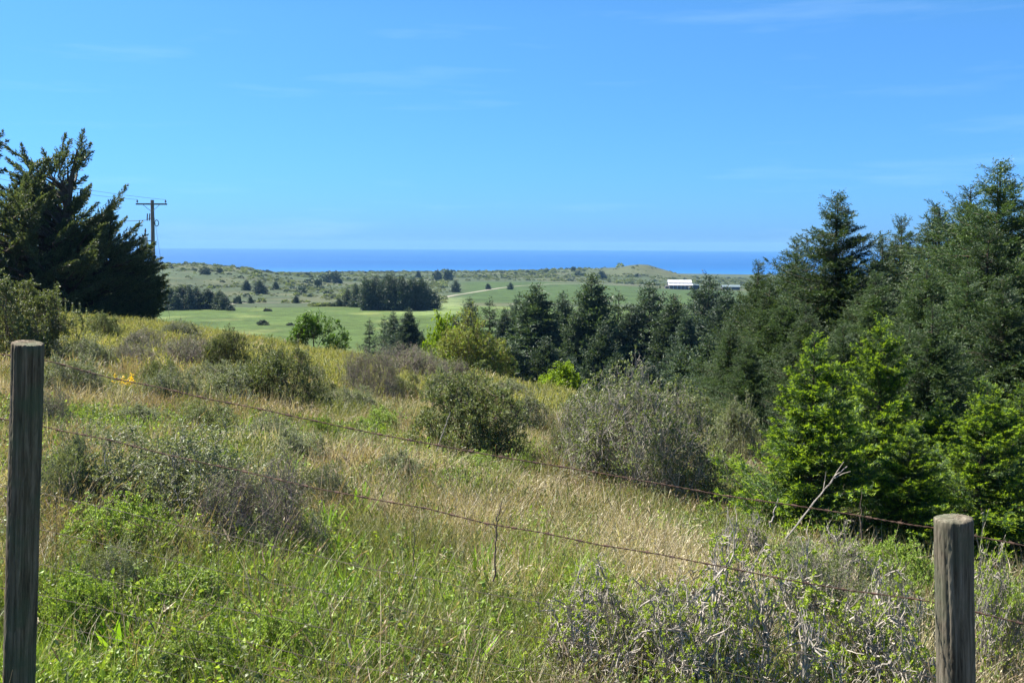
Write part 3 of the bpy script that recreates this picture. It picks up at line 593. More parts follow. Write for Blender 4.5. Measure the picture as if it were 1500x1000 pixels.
ctips = [(122, 190, 2.9, R(62), 0), (90, 195, 2.6, R(75), .5), (108, 205, 2.2, R(66), -.4), (132, 209, 2.0, R(40), .2), (138, 222, 2.4, R(30), -.3), (126, 258, 2.0, R(24), 0), (8, 214, 2.6, R(150), 0), (28, 211, 2.0, R(118), .3),
         (14, 232, 2.2, R(150), -.4), (60, 217, 1.7, R(105), .2), (10, 250, 2.2, R(165), 0), (187, 270, 3.3, R(44), 0), (176, 291, 2.4, R(30), .3), (168, 313, 2.2, R(20), -.3), (128, 283, 1.8, R(45), .3),
         (213, 344, 2.6, R(20), 0), (222, 356, 2.4, R(22), .5), (236, 377, 2.8, R(16), 0), (228, 366, 2.2, R(20), -.6), (243, 388, 2.6, R(12), .3), (246, 402, 2.6, R(8), -.3), (240, 416, 2.4, R(5), .4), (247, 428, 2.4, R(-2), 0), (241, 444, 2.4, R(-4), .3), (236, 456, 2.2, R(-6), -.4), (205, 325, 2.0, R(30), .3)]
cb = G(95, CD)
thing('cypress_tree', 'large dark wind-swept cypress with plumed branches beside the utility pole', 'tree', cb, cypress(5, ctips, CD, cb, 680, -130, 243, ctop, 462, 60, 4.6))
c2 = G(-75, 52.0)
thing('cypress_tree', 'second dark cypress cut by the left picture edge, only its branch tips showing', 'tree', c2,
      cypress(9, [(4, 193, 2.4, R(25), 0), (5, 206, 2.2, R(20), .3), (0, 228, 2.6, R(15), 0), (4, 247, 2.4, R(10), .2)], 52.0, c2, 130, -210, -6, ([-210, -140, -70, -20, 0], [300, 170, 140, 180, 210]), 470, -80, 3.5))

# ================================================================ CONIFERS
MID = [conifer(1, .31, 300, 15, 9, .034, .0115, 21, 'fir', 1.1, .03, .25, .3, irr=.34),
       conifer(1, .27, 280, 15, 9, .034, .0105, 22, 'fir2', 1.05, .03, .3, .25, irr=.36),
       conifer(1, .30, 180, 13, 9, .034, .0115, 23, 'fir2', .7, .10, .3, .15, gap=.075, irr=.38),
       conifer(1, .20, 75, 10, 8, .038, .0105, 24, 'fir', .6, .15, .35, .1, gap=.10, irr=.45),
       conifer(1, .34, 300, 15, 9, .034, .0120, 25, 'fir', 1.0, .02, .2, .35, irr=.36)]
def tree_at(name, px, topy, d, var, wid, label, group, cat='tree', lean=0.0, extra=0.0):
    b = G(px, d); top = at(px, topy, d); h = top[2] - b.z + extra
    random.seed(int(px * 7 + topy))
    return thing(name, label, cat, b - Vector((0, 0, .1)), var, random.random() * 6.28, (h * wid, h * wid, h), group, (0, lean))
gmid = 'conifers in the row across the valley'
mid_rows = [
 (541, 466, 150, 3, .95, 'slender open pine, leftmost of the small clump at the field edge'),
 (563, 463, 152, 3, .9, 'thin open pine second from the left in the small clump at the field edge'),
 (576, 457, 146, 2, .8, 'narrow pine in the middle of the small clump at the field edge'),
 (598, 451, 142, 1, 1.15, 'fullest conifer of the small clump at the field edge'),
 (618, 488, 140, 4, .9, 'lowest conifer at the right end of the small clump at the field edge'),
 (668, 462, 135, 1, 1.0, 'short bluish conifer behind the lime and russet bushes'),
 (688, 437, 138, 2, .75, 'open topped pine rising just right of the russet bush top'),
 (717, 436, 136, 3, .95, 'see-through pine with tiered branches over the russet bush'),
 (738, 452, 128, 1, 1.0, 'dull conifer filling the gap left of the broad dark fir'),
 (760, 432, 130, 2, .9, 'bluish conifer leaning on the left side of the broad dark fir'),
 (787, 416, 118, 0, 1.25, 'broad dark fir with ragged top, left third of the tall row'),
 (822, 428, 122, 1, 1.05, 'bluish fir between the broad dark fir and the tallest one'),
 (843, 456, 112, 4, .95, 'dark lower fir at the left foot of the tallest fir'),
 (866, 401, 114, 0, 1.1, 'tallest fir of the valley row with dense pointed top'),
 (905, 425, 120, 3, 1.1, 'thin pale pine just right of the tallest fir'),
 (884, 470, 104, 4, .9, 'dark fir low in front, at the right foot of the tallest fir'),
 (925, 448, 116, 1, .95, 'mid height bluish fir between the thin pale pine and the flat topped pine'),
 (950, 413, 118, 2, 1.0, 'flat topped airy pine left of the barn'),
 (985, 432, 112, 0, 1.05, 'pointed dark fir directly below the barn'),
 (1004, 452, 106, 1, .9, 'narrow fir low down between barn and big spruces'),
 (1036, 404, 116, 2, 1.05, 'broad airy pine just right of the barn, reaching the sea line'),
 (1062, 420, 108, 1, 1.0, 'bluish fir right of the airy pine by the barn'),
 (1086, 436, 96, 0, 1.0, 'dark fir at the right end of the valley row, partly behind the spruces'),
 (800, 492, 98, 4, 1.0, 'low dark fir in front of the row above the lime bush'),
 (752, 500, 98, 4, 1.0, 'low dark fir in front of the row, right beside the russet bush'),
 (838, 520, 86, 1, 1.05, 'small fir at the foot of the row behind the lime bush'),
 (905, 516, 84, 0, 1.05, 'small dark fir at the foot of the row above the grey twiggy shrub'),
 (950, 528, 78, 1, 1.1, 'small bluish fir at the foot of the row right of the shrub top'),
 (1002, 505, 80, 4, 1.1, 'small very dark fir in the gully below the barn'),
 (1040, 490, 72, 0, 1.1, 'dark fir in the gully beside the near spruces'),
]
for px, ty, d, v, wd, lb in mid_rows: tree_at('conifer', px, ty, d, MID[v], wd * 1.18, lb, gmid)

BIG = [conifer(8.5, 2.9, 430, 28, 15, .115, .030, 31, 'near', .98, .02, .32, .22, irr=.36),
       conifer(8.5, 3.0, 430, 28, 15, .115, .030, 32, 'near', .88, .02, .30, .28, irr=.42),
       conifer(8.5, 2.6, 430, 28, 15, .115, .030, 33, 'near', .92, .03, .34, .2, irr=.40), conifer(8.5, 2.8, 420, 28, 15, .115, .030, 34, 'fir', .82, .02, .32, .25, irr=.45), conifer(8.5, 2.7, 430, 28, 15, .115, .030, 35, 'near', 1.05, .02, .38, .15, irr=.38)]
gbig = 'tall spruces on the right'
def big(px, ty, d, v, wd, lb): 
    b = G(px, d); top = at(px, ty, d); h = top[2] - b.z; s = h / 8.5; random.seed(int(px * 3 + ty))
    v = int(px * 7 + ty) % 5; wd *= random.uniform(.92, 1.12)
    thing('spruce_tree', lb, 'tree', b - Vector((0, 0, .1)), BIG[v], random.random() * 6.28, (s * wd, s * wd, s), gbig, (random.gauss(0, .02), random.gauss(0, .025)))
for a_ in [
 (1226, 280, 31, 0, 1.3, 'tall dark spruce with spiky open top, leftmost of those standing clear against the sky'),
 (1167, 346, 33, 2, 1.15, 'shorter spruce joined to the left shoulder of the tall spiky topped spruce'),
 (1100, 380, 34, 0, 1.12, 'leftmost near spruce, thin topped, against the sea'),
 (1128, 404, 29, 1, 1.2, 'dark bushy spruce between the leftmost spruce and the spiky topped one'),
 (1066, 468, 28, 2, 1.0, 'low spruce sloping down at the left foot of the right stand'),
 (1096, 490, 23.5, 0, 1.1, 'low mid green spruce above the bright bushes at the stand foot'),
 (1322, 316, 46, 2, 1.0, 'smaller distant spruce with rounded top in the gap of the right stand'),
 (1290, 345, 44, 1, 1.1, 'distant dark spruce filling the gap beside the rounded one'),
 (1376, 300, 42, 1, 1.4, 'spruce with broad top left of the thin leadered one'),
 (1412, 270, 36, 1, 1.4, 'dark pointed spruce second from the right against the sky'),
 (1459, 234, 29, 0, 1.4, 'tallest right spruce with a thin bent leader above the stand'),
 (1503, 270, 33, 1, 1.4, 'spruce cut by the right picture edge'),
 (1280, 395, 26, 0, 1.25, 'mid height spruce in front of the gap right of the spiky topped tree'),
 (1350, 385, 24, 1, 1.25, 'dark spruce low in the middle of the right stand'),
 (1410, 390, 22, 2, 1.3, 'green spruce in front of the tallest right spruce'),
 (1480, 400, 20, 0, 1.25, 'near green spruce by the right picture edge'),
 (1180, 440, 25, 1, 1.3, 'dark spruce behind the bright young spruce'),
 (1320, 470, 18, 2, 1.3, 'mid green spruce right behind the second young spruce'),
 (1158, 425, 28, 0, 1.15, 'spruce filling the gap low left of the spiky topped one'),
 (1258, 425, 28, 2, 1.15, 'spruce at the right foot of the spiky topped one'),
 (1440, 330, 25, 1, 1.35, 'spruce with dense crown directly below the thin bent leader'),
 (1370, 440, 17, 0, 1.3, 'dull green spruce low behind the knobbly leadered sapling'),
 (1240, 470, 19, 1, 1.2, 'shaded spruce between the two bright young spruces')]: big(*a_)

YNG = [conifer(2.3, .80, 230, 26, 26, .044, .0085, 41, 'young', .95, .02, .35, .2, irr=.28, tr=.012, vert=.28, tipcut=1.0),
       conifer(2.3, .78, 210, 26, 26, .044, .0085, 42, 'young', .95, .02, .4, .2, irr=.30, tr=.012, vert=.28, tipcut=1.0),
       conifer(3.0, 1.05, 210, 24, 18, .056, .0140, 43, 'near', .7, .02, .35, .25, irr=.3, tr=.012)]
gy = 'young bright spruces at the foot of the stand'
def young(px, ty, d, v, wd, lb):
    b = G(px, d); h = at(px, ty, d)[2] - b.z; s = h / (3.0 if v == 2 else 2.3); random.seed(int(px + ty))
    thing('young_spruce', lb, 'young tree', b - Vector((0, 0, .05)), YNG[v], random.random() * 6.28, (s * wd, s * wd, s), gy)
for a_ in [
 (1196, 488, 11.0, 0, 1.12, 'bright green young spruce, fullest and leftmost at the foot of the stand'),
 (1292, 462, 13.5, 1, 1.0, 'taller young spruce of softer green behind the fullest bright one'),
 (1448, 552, 11.0, 1, 1.2, 'bright sapling spruce with a knobbly leader near the right edge'),
 (1340, 615, 10.6, 1, 1.3, 'low wide bright young spruce between the fullest one and the right edge sapling'),
 (1385, 580, 13, 0, 1.1, 'young spruce behind the gap left of the right edge sapling'),
 (1505, 560, 12.5, 0, 1.1, 'young spruce cut by the right picture edge above the leafy bush')]: young(*a_)

# ================================================================ LOOKING UP GROUND POINTS
_ds = np.geomspace(2.2, 2300, 2600)
def hit(px, py):
    r = MRn @ np.array([(px - 750) / F, (500 - py) / F, -1.0]); P = CAM[None] + r[None] * (_ds / r[1])[:, None]
    k = np.nonzero(P[:, 2] < H(P[:, 0], P[:, 1]))[0]
    i = k[0] if len(k) else len(_ds) - 1
    return Vector((P[i, 0], P[i, 1], float(H(P[i, 0], P[i, 1]))))

# ================================================================ BROADLEAF BUSHES AND SHRUBS
KIND = {
 'coyote': [shrub(1.6, 1.0, 51 + i, 'coyote', twig_brown, 26, 10, 11, .032, .015, 15, .30, .011, 1.0, .8, .40, .95) for i in range(2)],
 'sage':   [shrub(1.6, 1.0, 61 + i, 'sage', twig_grey, 24, 10, 11, .032, .016, 14, .32, .011, 1.0, .8, .40, .92) for i in range(2)],
 'mauve':  [shrub(1.6, 1.0, 71 + i, 'sage', twig_mauve, 32, 11, 13, .026, .011, 6, .30, .011, 1.0, .8, .45, .5) for i in range(2)],
 'grey':   [shrub(1.6, 1.0, 81 + i, 'coyote', twig_grey, 36, 12, 15, .026, .015, 8, .26, .009, 1.0, .8, .22, .55, up=.7) for i in range(2)],
 'fresh':  [shrub(1.6, 1.0, 91 + i, 'fresh', twig_brown, 18, 9, 9, .038, .021, 15, .32, .011, 1.0, .8, .40, .95) for i in range(2)],
 'scrub':  [shrub(1.8, 1.0, 101 + i, 'limeish', twig_grey, 18, 12, 13, .028, .017, 16, .55, .027, 1.15, .8, .16, .42, up=.1) for i in range(3)],
 'decid':  [shrub(2.6, 2.2, 111, 'decid', twig_brown, 14, 9, 9, .10, .055, 10, .22, .022, .8, .8, .40, .95, names=('trunk', 'crown'), up=.9)],
 'lime':   [shrub(2.6, 2.2, 112, 'lime', twig_brown, 14, 9, 9, .10, .06, 12, .25, .022, .9, .8, .40, .95, names=('trunk', 'crown'))],
 'russet': [shrub(4.0, 3.0, 113, 'russet', twig_brown, 18, 10, 9, .11, .055, 11, .25, .025, .9, .8, .40, .92, names=('trunk', 'crown'), up=.8)],
}
SIZE = dict(coyote=(1.6, 1), sage=(1.6, 1), mauve=(1.6, 1), grey=(1.6, 1), fresh=(1.6, 1), scrub=(1.8, 1), decid=(2.6, 2.2), lime=(2.6, 2.2), russet=(4, 3))
NAMEK = dict(coyote='coyote_brush', sage='sage_shrub', mauve='bare_shrub', grey='twiggy_shrub', fresh='leafy_shrub', scrub='gnarled_shrub', decid='broadleaf_tree', lime='lime_bush', russet='russet_bush')
SHADE = []
def bush(kind, px, by, ty, wpx, label, group='shrubs on the hillside', d=None, hs=1.0, cat='shrub', v=None):
    b = hit(px, by) if d is None else G(px, d)
    d = b.y; W = wpx / F * d * .92; h = (at(px, ty, d)[2] - b.z) * hs * (.74 if kind == 'scrub' else .93)
    ks = KIND[kind]; s0 = SIZE[kind]; rs = random.Random(int(px * 13 + by)); parts = ks[rs.randrange(len(ks))] if v is None else ks[v]
    SHADE.append((b.x, b.y, W / 2, kind))
    thing(NAMEK[kind], label, cat, b - Vector((0, 0, .03)), parts, rs.random() * 6.28, (W / s0[0], W / s0[0], h / s0[1]), group)
bush('decid', 461, 515, 462, 86, 'bright green broadleaf tree alone at the crest in front of the pasture', 'leafy trees along the crest', d=47, cat='tree')
bush('lime', 646, 530, 481, 66, 'round yellow-green bush behind the russet bush', 'leafy trees along the crest', d=60, cat='bush')
bush('russet', 690, 556, 478, 112, 'large russet and green bush in front of the dark conifer row', 'leafy trees along the crest', d=50, cat='bush')
bush('lime', 826, 584, 541, 80, 'low lime green bush below the tallest valley fir', 'leafy trees along the crest', d=40, cat='bush')
bush('coyote', 18, 512, 404, 180, 'big grey-green bramble mound behind the left fence post', d=22.0, hs=.8)
bush('coyote', 150, 503, 466, 62, 'small dark shrub on the grassy crest below the cypress')
bush('mauve', 282, 545, 497, 110, 'grey brown bush on the crest left of the dark rounded brush')
bush('coyote', 335, 552, 494, 72, 'dark green bush beside the grey brown bush on the crest')
bush('coyote', 412, 607, 521, 132, 'dark olive rounded brush casting shade, largest one left of the hillside centre')
bush('sage', 342, 606, 552, 112, 'pale grey-green bush at the left foot of the dark olive rounded brush')
bush('sage', 252, 602, 548, 92, 'low pale bush right of the yellow flowers')
bush('sage', 512, 612, 572, 84, 'low green brush at the right foot of the dark olive rounded brush')
bush('mauve', 546, 592, 520, 92, 'mauve grey bare bush below the slim pines')
bush('mauve', 606, 558, 512, 104, 'mauve brown bare bush on the crest left of the russet bush')
bush('coyote', 692, 678, 564, 190, 'large olive brush in the middle of the hillside')
bush('sage', 648, 606, 552, 76, 'small pale bush behind the large olive brush')
bush('grey', 928, 726, 574, 240, 'large grey twiggy shrub with few leaves right of the hillside centre', v=0)
bush('grey', 850, 700, 606, 90, 'slim grey twiggy shrub against the left side of the large grey twiggy one', v=1)
bush('sage', 1082, 690, 606, 100, 'soft grey-green bush between large grey twiggy shrub and bright young spruce')
bush('fresh', 1058, 718, 668, 90, 'bright low bush at the right foot of the large grey twiggy shrub')
bush('fresh', 1106, 748, 700, 110, 'yellow-green low bush at the left foot of the fullest young spruce')
bush('fresh', 764, 708, 668, 56, 'small bright bush in the grass under the large olive brush')
bush('fresh', 470, 656, 612, 46, 'small feathery bright bush under the top barbed wire')
bush('fresh', 1436, 806, 702, 170, 'bright leafy bush directly behind the grey fence post')
for a_ in [
 ('sage', 95, 585, 530, 110, 'grey-green brush right beside the brown post top, below the bramble mound'), ('coyote', 470, 600, 566, 70, 'small dark bush touching the right edge of the dark olive rounded brush'),
 ('mauve', 215, 520, 486, 80, 'low mauve bush on the crest between the small dark shrub and the grey brown bush'), ('sage', 395, 660, 616, 100, 'pale low brush between the two barbed wires left of the large olive brush'),
 ('fresh', 560, 640, 604, 90, 'low fresh green brush left of the large olive brush foot'), ('sage', 770, 640, 590, 90, 'pale bush against the right side of the large olive brush'),
 ('coyote', 590, 590, 556, 62, 'small olive bush in front of the mauve bare bushes'), ('sage', 740, 585, 560, 70, 'small pale bush in the meadow right of the large olive brush top'),
 ('fresh', 700, 700, 668, 80, 'low fresh patch of brush at the foot of the large olive brush'), ('sage', 160, 690, 630, 120, 'grey-green brush low between the wires right of the brown post'),
 ('mauve', 60, 640, 575, 90, 'mauve twiggy brush half behind the brown post'), ('coyote', 1020, 640, 590, 90, 'olive brush behind the right shoulder of the large grey twiggy shrub'),
 ('sage', 265, 500, 474, 60, 'low pale bush on the crest line near the utility pole'), ('coyote', 860, 612, 578, 70, 'dark bush on the crest behind the large grey twiggy shrub')]: bush(*a_)
for a_ in [
 ('sage', 310, 575, 535, 90, 'pale brush filling the gap above the pale grey-green bush, left slope'), ('coyote', 365, 585, 540, 80, 'olive brush against the left shoulder of the dark olive rounded brush'),
 ('sage', 450, 570, 540, 70, 'grey-green brush on the right shoulder of the dark olive rounded brush'), ('mauve', 190, 545, 505, 90, 'mauve brown brush above the yellow flowers'),
 ('sage', 120, 545, 500, 90, 'grey-green brush to the right of the bramble mound'), ('coyote', 235, 575, 535, 60, 'small olive bush just right of the yellow flowers'),
 ('sage', 430, 690, 640, 120, 'wide pale brush under the top wire, below the small feathery bush'), ('sage', 580, 720, 670, 100, 'pale low brush in the dry grass left of the large olive brush'),
 ('fresh', 660, 720, 690, 70, 'small bright brush tuft in the dry grass under the large olive brush'), ('coyote', 300, 650, 600, 110, 'olive low brush between the wires below the pale grey-green bush'),
 ('sage', 515, 565, 540, 60, 'small pale bush left of the mauve grey bare bush'), ('mauve', 655, 560, 530, 70, 'bare brush at the foot of the russet bush'),
 ('sage', 200, 640, 600, 100, 'grey-green brush under the yellow flowers'), ('fresh', 1000, 735, 690, 90, 'green brush in front of the large grey twiggy shrub, right side')]: bush(*a_)
fg = 'scrub along the fence'
for a_ in [
 ('fresh', 270, 930, 850, 170, 'leafy low bush in the middle of the bright strip right of the brown post'), ('fresh', 300, 1040, 930, 180, 'leafy bush cut by the bottom edge between the brown post and the bottom clump'),
 ('sage', 160, 900, 810, 130, 'paler twiggy bush between the two leafy clumps by the brown post'), ('fresh', 560, 1030, 940, 150, 'low leafy clump at the bottom edge right of the nearer clump'),
 ('fresh', 330, 720, 660, 120, 'small leafy bush on top of the wide twiggy shrub'), ('sage', 470, 760, 690, 110, 'pale bush at the right end of the wide twiggy shrub'),
 ('scrub', 1000, 1070, 860, 240, 'gnarled scrub with bright leaves between leftmost scrub and the largest one'),
 ('sage', 1300, 960, 860, 150, 'pale leafy scrub close to the left side of the grey post foot')]: bush(*a_, fg)
bush('fresh', 172, 838, 738, 176, 'bright leafy shrub with dark stems right of the brown fence post', fg)
bush('sage', 262, 790, 650, 260, 'wide grey-green twiggy shrub above the bright leafy shrub', fg)
bush('mauve', 390, 835, 695, 200, 'grey bare shrub in front of the tall dry grass, left half', fg)
bush('sage', 105, 775, 662, 130, 'dull shrub touching the right side of the brown fence post', fg)
bush('fresh', 410, 1015, 905, 150, 'low bright leafy clump at the bottom edge, nearer the brown post', fg)
bush('fresh', 112, 960, 850, 150, 'bright leafy clump low beside the foot of the brown post', fg)
bush('scrub', 890, 1030, 838, 240, 'dark stemmed scrub with bright leaf tips, leftmost of the scrub by the grey post', fg, v=0)
bush('scrub', 1110, 1060, 800, 330, 'largest gnarled scrub with thick grey limbs left of the grey post', fg, v=1)
bush('scrub', 1270, 1080, 850, 260, 'gnarled grey scrub touching the left side of the grey post', fg, v=2)
bush('scrub', 1085, 862, 750, 105, 'upright crooked scrub poking above the gnarled mass', fg, v=0)
bush('grey', 1190, 960, 825, 200, 'tangle of pale bare twigs in the middle of the gnarled scrub', fg)
bush('scrub', 1222, 880, 776, 120, 'small crooked shrub between upright scrub and the grey post', fg, v=2)
bush('fresh', 1315, 885, 800, 130, 'low leafy shrub behind the lower wire beside the grey post', fg)
bush('scrub', 1475, 1040, 818, 150, 'leafy gnarled scrub right of the grey post', fg, v=1)
bush('scrub', 985, 960, 850, 150, 'sparse leafy scrub in front of the tall grass left of the gnarled mass', fg, v=2)

# ================================================================ FAR TREES
FAR = [conifer(1, .30, 120, 8, 6, .075, .032, 121 + i, 'far', .42 + .12 * i, .0, .35, .1, irr=.3) for i in range(3)]
FARB = [shrub(2, 1, 131 + i, 'far', twig_brown, 12, 6, 6, .16, .10, 8, .3, .015, 1.0, .8, .4, .95, names=('trunk', 'crown')) for i in range(2)]
def far(px, by, ty, wpx, label, group, v=None, d=None, bushy=False):
    b = hit(px, by) if d is None else G(px, d); d = b.y; h = at(px, ty, d)[2] - b.z; W = wpx / F * d; rs = random.Random(int(px * 31 + by * 7))
    if bushy: thing('round_tree', label, 'tree', b - Vector((0, 0, .2)), FARB[rs.randrange(2)], rs.random() * 6.28, (W / 2, W / 2, h), group)
    else:
        c = FAR[rs.randrange(3) if v is None else v]; thing('far_tree', label, 'tree', b - Vector((0, 0, .2)), c, rs.random() * 6.28, (W / .6, W / .6, h), group)
rs = random.Random(4)
g1 = 'trees of the grove at the pasture edge'
far(522, 452, 417, 18, 'slim dark tree standing just left of the big grove', 'trees beside the big grove', d=392)
far(510, 446, 424, 15, 'low tree left of the slim dark one beside the big grove', 'trees beside the big grove', d=398)
for i in range(20):
    px = 538 + i * 4.9 + rs.uniform(-2, 2); ty = 404 + abs(i - 8) * .9 + rs.uniform(-3, 11)
    far(px, 455, ty, rs.uniform(20, 27), 'dark tree packed in the big grove at the far edge of the pasture', g1, d=rs.uniform(352, 380))
for i in range(14):
    px = 238 + i * 7.2 + rs.uniform(-2, 2)
    far(px, 455, 421 + (i > 10) * 4 + rs.uniform(-2, 9), rs.uniform(19, 25), 'dark tree in the left grove between the cypress and the dirt track', 'trees of the left grove', d=rs.uniform(358, 378))
for px, by, ty, wp, lb in [
 (380, 430, 411, 19, 'largest dark round tree alone on the far left hill above the track'), (361, 425, 410, 14, 'dark tree just left of the largest round tree on the far hill'),
 (404, 424, 412, 11, 'small dark tree right of the largest round tree on the far hill'), (348, 445, 436, 11, 'low dark bush at the left end of the dirt track'),
 (367, 444, 433, 9, 'small dark tree just above the left stretch of the dirt track'), (434, 444, 433, 10, 'small dark tree midway along the dirt track'),
 (497, 449, 436, 13, 'dark bush at the hedge right of the dirt track middle'), (487, 414, 402, 24, 'wide dark clump of bush high on the far hill left of the big grove'),
 (467, 420, 411, 12, 'small dark tree left of the wide clump on the far hill'), (613, 408, 397, 10, 'small dark tree near the sea line above the big grove'),
 (641, 410, 400, 13, 'left one of the paired dark trees above the right end of the big grove'), (657, 411, 399, 13, 'right one of the paired dark trees above the right end of the big grove'),
 (668, 428, 411, 14, 'dark tree where the track bends right of the big grove'), (715, 424, 415, 9, 'small dark tree on the far plain above the pine clump'),
 (748, 424, 414, 9, 'small dark tree on the far plain left of the broad dark fir top'), (848, 404, 399, 13, 'dark flat bush on the left foot of the dune hill'),
 (880, 408, 400, 14, 'round dark bush on the slope of the dune hill above the tallest fir'), (840, 397, 392, 6, 'tiny dark tree on the skyline left of the dune hill'),
 (322, 400, 394, 9, 'small dark bush just under the left hill skyline'), (300, 402, 395, 14, 'flat dark bush on the left hill near the pole'),
 (450, 404, 400, 9, 'dark speck of bush on the low saddle of the far hill'), (386, 476, 470, 17, 'small dark tussock alone on the middle of the pasture, left one'), (426, 477, 473, 12, 'small dark tussock on the pasture left of the bright green broadleaf tree'), (392, 456, 452, 12, 'small dark tussock far up the pasture below the dirt track'), (338, 455, 449, 14, 'low dark shrub alone on the pasture edge by the left grove')]:
    far(px, by, ty, wp, lb, 'lone trees on the far hills', bushy=(wp / (by - ty) > 1.0))

# ================================================================ HERBS, FERNS, STALKS
def dock(seed, n=16, ln=.36, wd=.045, mat='dock', tilt=.6, curl=.7):
    rs = np.random.RandomState(seed)
    b = rs.normal(0, .03, (n, 3)) * [1, 1, 0]
    prof = np.array([.25, .7, 1.0, .95, .6, .08])
    V, T = blades(b, rs.rand(n) * 6.28, rs.uniform(.05, tilt, n), rs.uniform(-.1, curl, n), ln * rs.uniform(.55, 1.15, n), wd * rs.uniform(.6, 1.2, n), 5, prof, rs.normal(0, .5, n))
    return [('leaf_rosette', mesh('leaf_rosette', V, T, M[mat]))]
def fern(seed, n=12, ln=.4, mat='lemon'):
    rs = np.random.RandomState(seed); mb = MB()
    for i in range(n):
        az = rs.rand() * 6.28; t0 = rs.uniform(.2, .9); cu = rs.uniform(.4, 1.0); k = 12; L_ = ln * rs.uniform(.6, 1.1); p_ = np.zeros(3)
        for j in range(k):
            a = t0 + cu * j / k; d = np.array([math.cos(az) * math.sin(a), math.sin(az) * math.sin(a), math.cos(a)]); q = p_ + d * L_ / k
            mb.add(*tubes([p_], [q], .0015, .0015)); sd = np.array([-math.sin(az), math.cos(az), 0])
            for sg in (-1, 1): mb.add(*leaves(p_[None], (sd * sg + d * .6 + rs.normal(0, .1, 3))[None], np.cross(sd, d)[None], .10 * (1.05 - j / k) * ln / .4 + .01, .022, .15))
            p_ = q
    return [('fronds', mb.build('fronds', M[mat]))]
def flowers(seed, n=30, ht=.35, wd=.22, mat='yellow'):
    rs = np.random.RandomState(seed); st = MB(); fl = MB()
    for i in range(n):
        b = rs.normal(0, wd * .25, 3) * [1, 1, 0]; a = rs.normal(0, .25, 2); tip = b + np.array([a[0], a[1], 1]) * ht * rs.uniform(.6, 1.1)
        st.add(*tubes([b], [tip], .002, .0012)); q = 12; f = rs.uniform(.62, 1.02, q)[:, None]
        fl.add(*leaves(b * (1 - f) + tip * f, rdir(rs, q) + [0, 0, .4], rdir(rs, q), .03, .02, .2))
    return [('stems', st.build('stems', M['coyote'])), ('petals', fl.build('petals', M[mat]))]
def weed(seed, ht=.7):
    rs = np.random.RandomState(seed); st = MB(); lf = MB()
    st.add(*tubes([[0, 0, 0]], [[rs.normal(0, .04), rs.normal(0, .04), ht]], .006, .003, 5)); q = 90; f = rs.rand(q); a = rs.rand(q) * 6.28
    lf.add(*leaves(np.stack([0 * f, 0 * f, f * ht], 1), np.stack([np.cos(a), np.sin(a), rs.uniform(.2, 1.4, q)], 1), rdir(rs, q) + [0, 0, 1], .13 * (1.1 - f * .8), .03, .2))
    return [('stalk', st.build('stalk', M['sage'])), ('leaves', lf.build('leaves', M['sage']))]
DOCK = [dock(141, 26, .36, .034), dock(142, 22, .34, .040), dock(143, 30, .32, .028)]
def herb(name, parts, px, by, s, label, cat, group):
    b = hit(px, by); s *= 1.3 if by < 930 else .95; SHADE.append((b.x, b.y - .05, .17 * s, name)); rr = random.Random(int(px * 3 + by)); thing(name, label, cat, b - Vector((0, 0, .01)), parts, rr.random() * 6.28, (s, s, s), group)
gd = 'dock plants in the grass'
for i, (px, by, s, lb) in enumerate([
 (85, 700, 1.0, 'bright dock plant close to the right side of the brown post'), (480, 800, .85, 'tall bright dock clump under the lower barbed wire, left of the centre'),
 (500, 850, 1.0, 'bright dock plant directly below the tallest dock clump'), (528, 770, .9, 'dock plant right of the tall bright clump at the lower wire'),
 (604, 765, .9, 'dark green dock plant touching the lower wire near the centre'), (622, 790, .85, 'yellowish dock plant just under the lower wire by the dark one'),
 (705, 868, .9, 'pale dock plant at the foot of the dead stem'), (590, 690, .8, 'upright dock plant between the two barbed wires left of the large olive brush'),
 (325, 660, .8, 'dark leafy dock plant between the wires on the left slope'), (432, 670, .8, 'dock plant under the small feathery bright bush'),
 (545, 640, .75, 'bright grassy dock patch right of the dark olive brush'), (500, 905, .8, 'small dock plant in the green grass above the bottom edge clump'),
 (690, 990, 1.0, 'wide bright dock plant at the bottom edge near the middle'), (175, 985, 1.0, 'tall blade leaved dock plant at the bottom edge by the brown post'),
 (215, 1000, 1.0, 'narrow blade leaved dock plant at the bottom edge, second from the brown post'), (1010, 870, .8, 'bright dock plant under the lower wire beside the yellow bloom'),
 (430, 715, .8, 'yellow-green dock plant on the lower wire left of the tall clump'), (890, 880, .7, 'small dock plant in dry grass above the leftmost scrub')]):
    herb('dock_plant', DOCK[i % 3], px, by, s, lb, 'plant', gd)
FL = flowers(151, 16, .3, .18); FE = fern(152); FE2 = fern(153, 14, .42, 'dock'); WD = [weed(154), weed(155, .85)]
herb('flower_clump', FL, 186, 580, 1.05, 'orange-yellow flower clump on the left slope just under the top wire', 'flowers', 'yellow blooms in the grass')
herb('flower_clump', flowers(156, 16, .25, .3, 'lemon'), 1030, 862, .9, 'pale yellow bloom under the lower wire left of the upright scrub', 'flowers', 'yellow blooms in the grass')
herb('flower_clump', flowers(157, 14, .25, .25, 'lemon'), 955, 845, .8, 'smaller pale yellow bloom on the lower wire over the tall grass', 'flowers', 'yellow blooms in the grass')
herb('fern', FE, 276, 600, 1.0, 'larger yellow-green fern below the top wire on the left slope', 'fern', 'ferns on the slope')
herb('fern', FE, 246, 602, .7, 'smaller yellow fern left of the larger yellow-green one', 'fern', 'ferns on the slope')
herb('fern', FE2, 300, 512, .8, 'green fern beside the grey brown bush on the crest', 'fern', 'ferns on the slope')
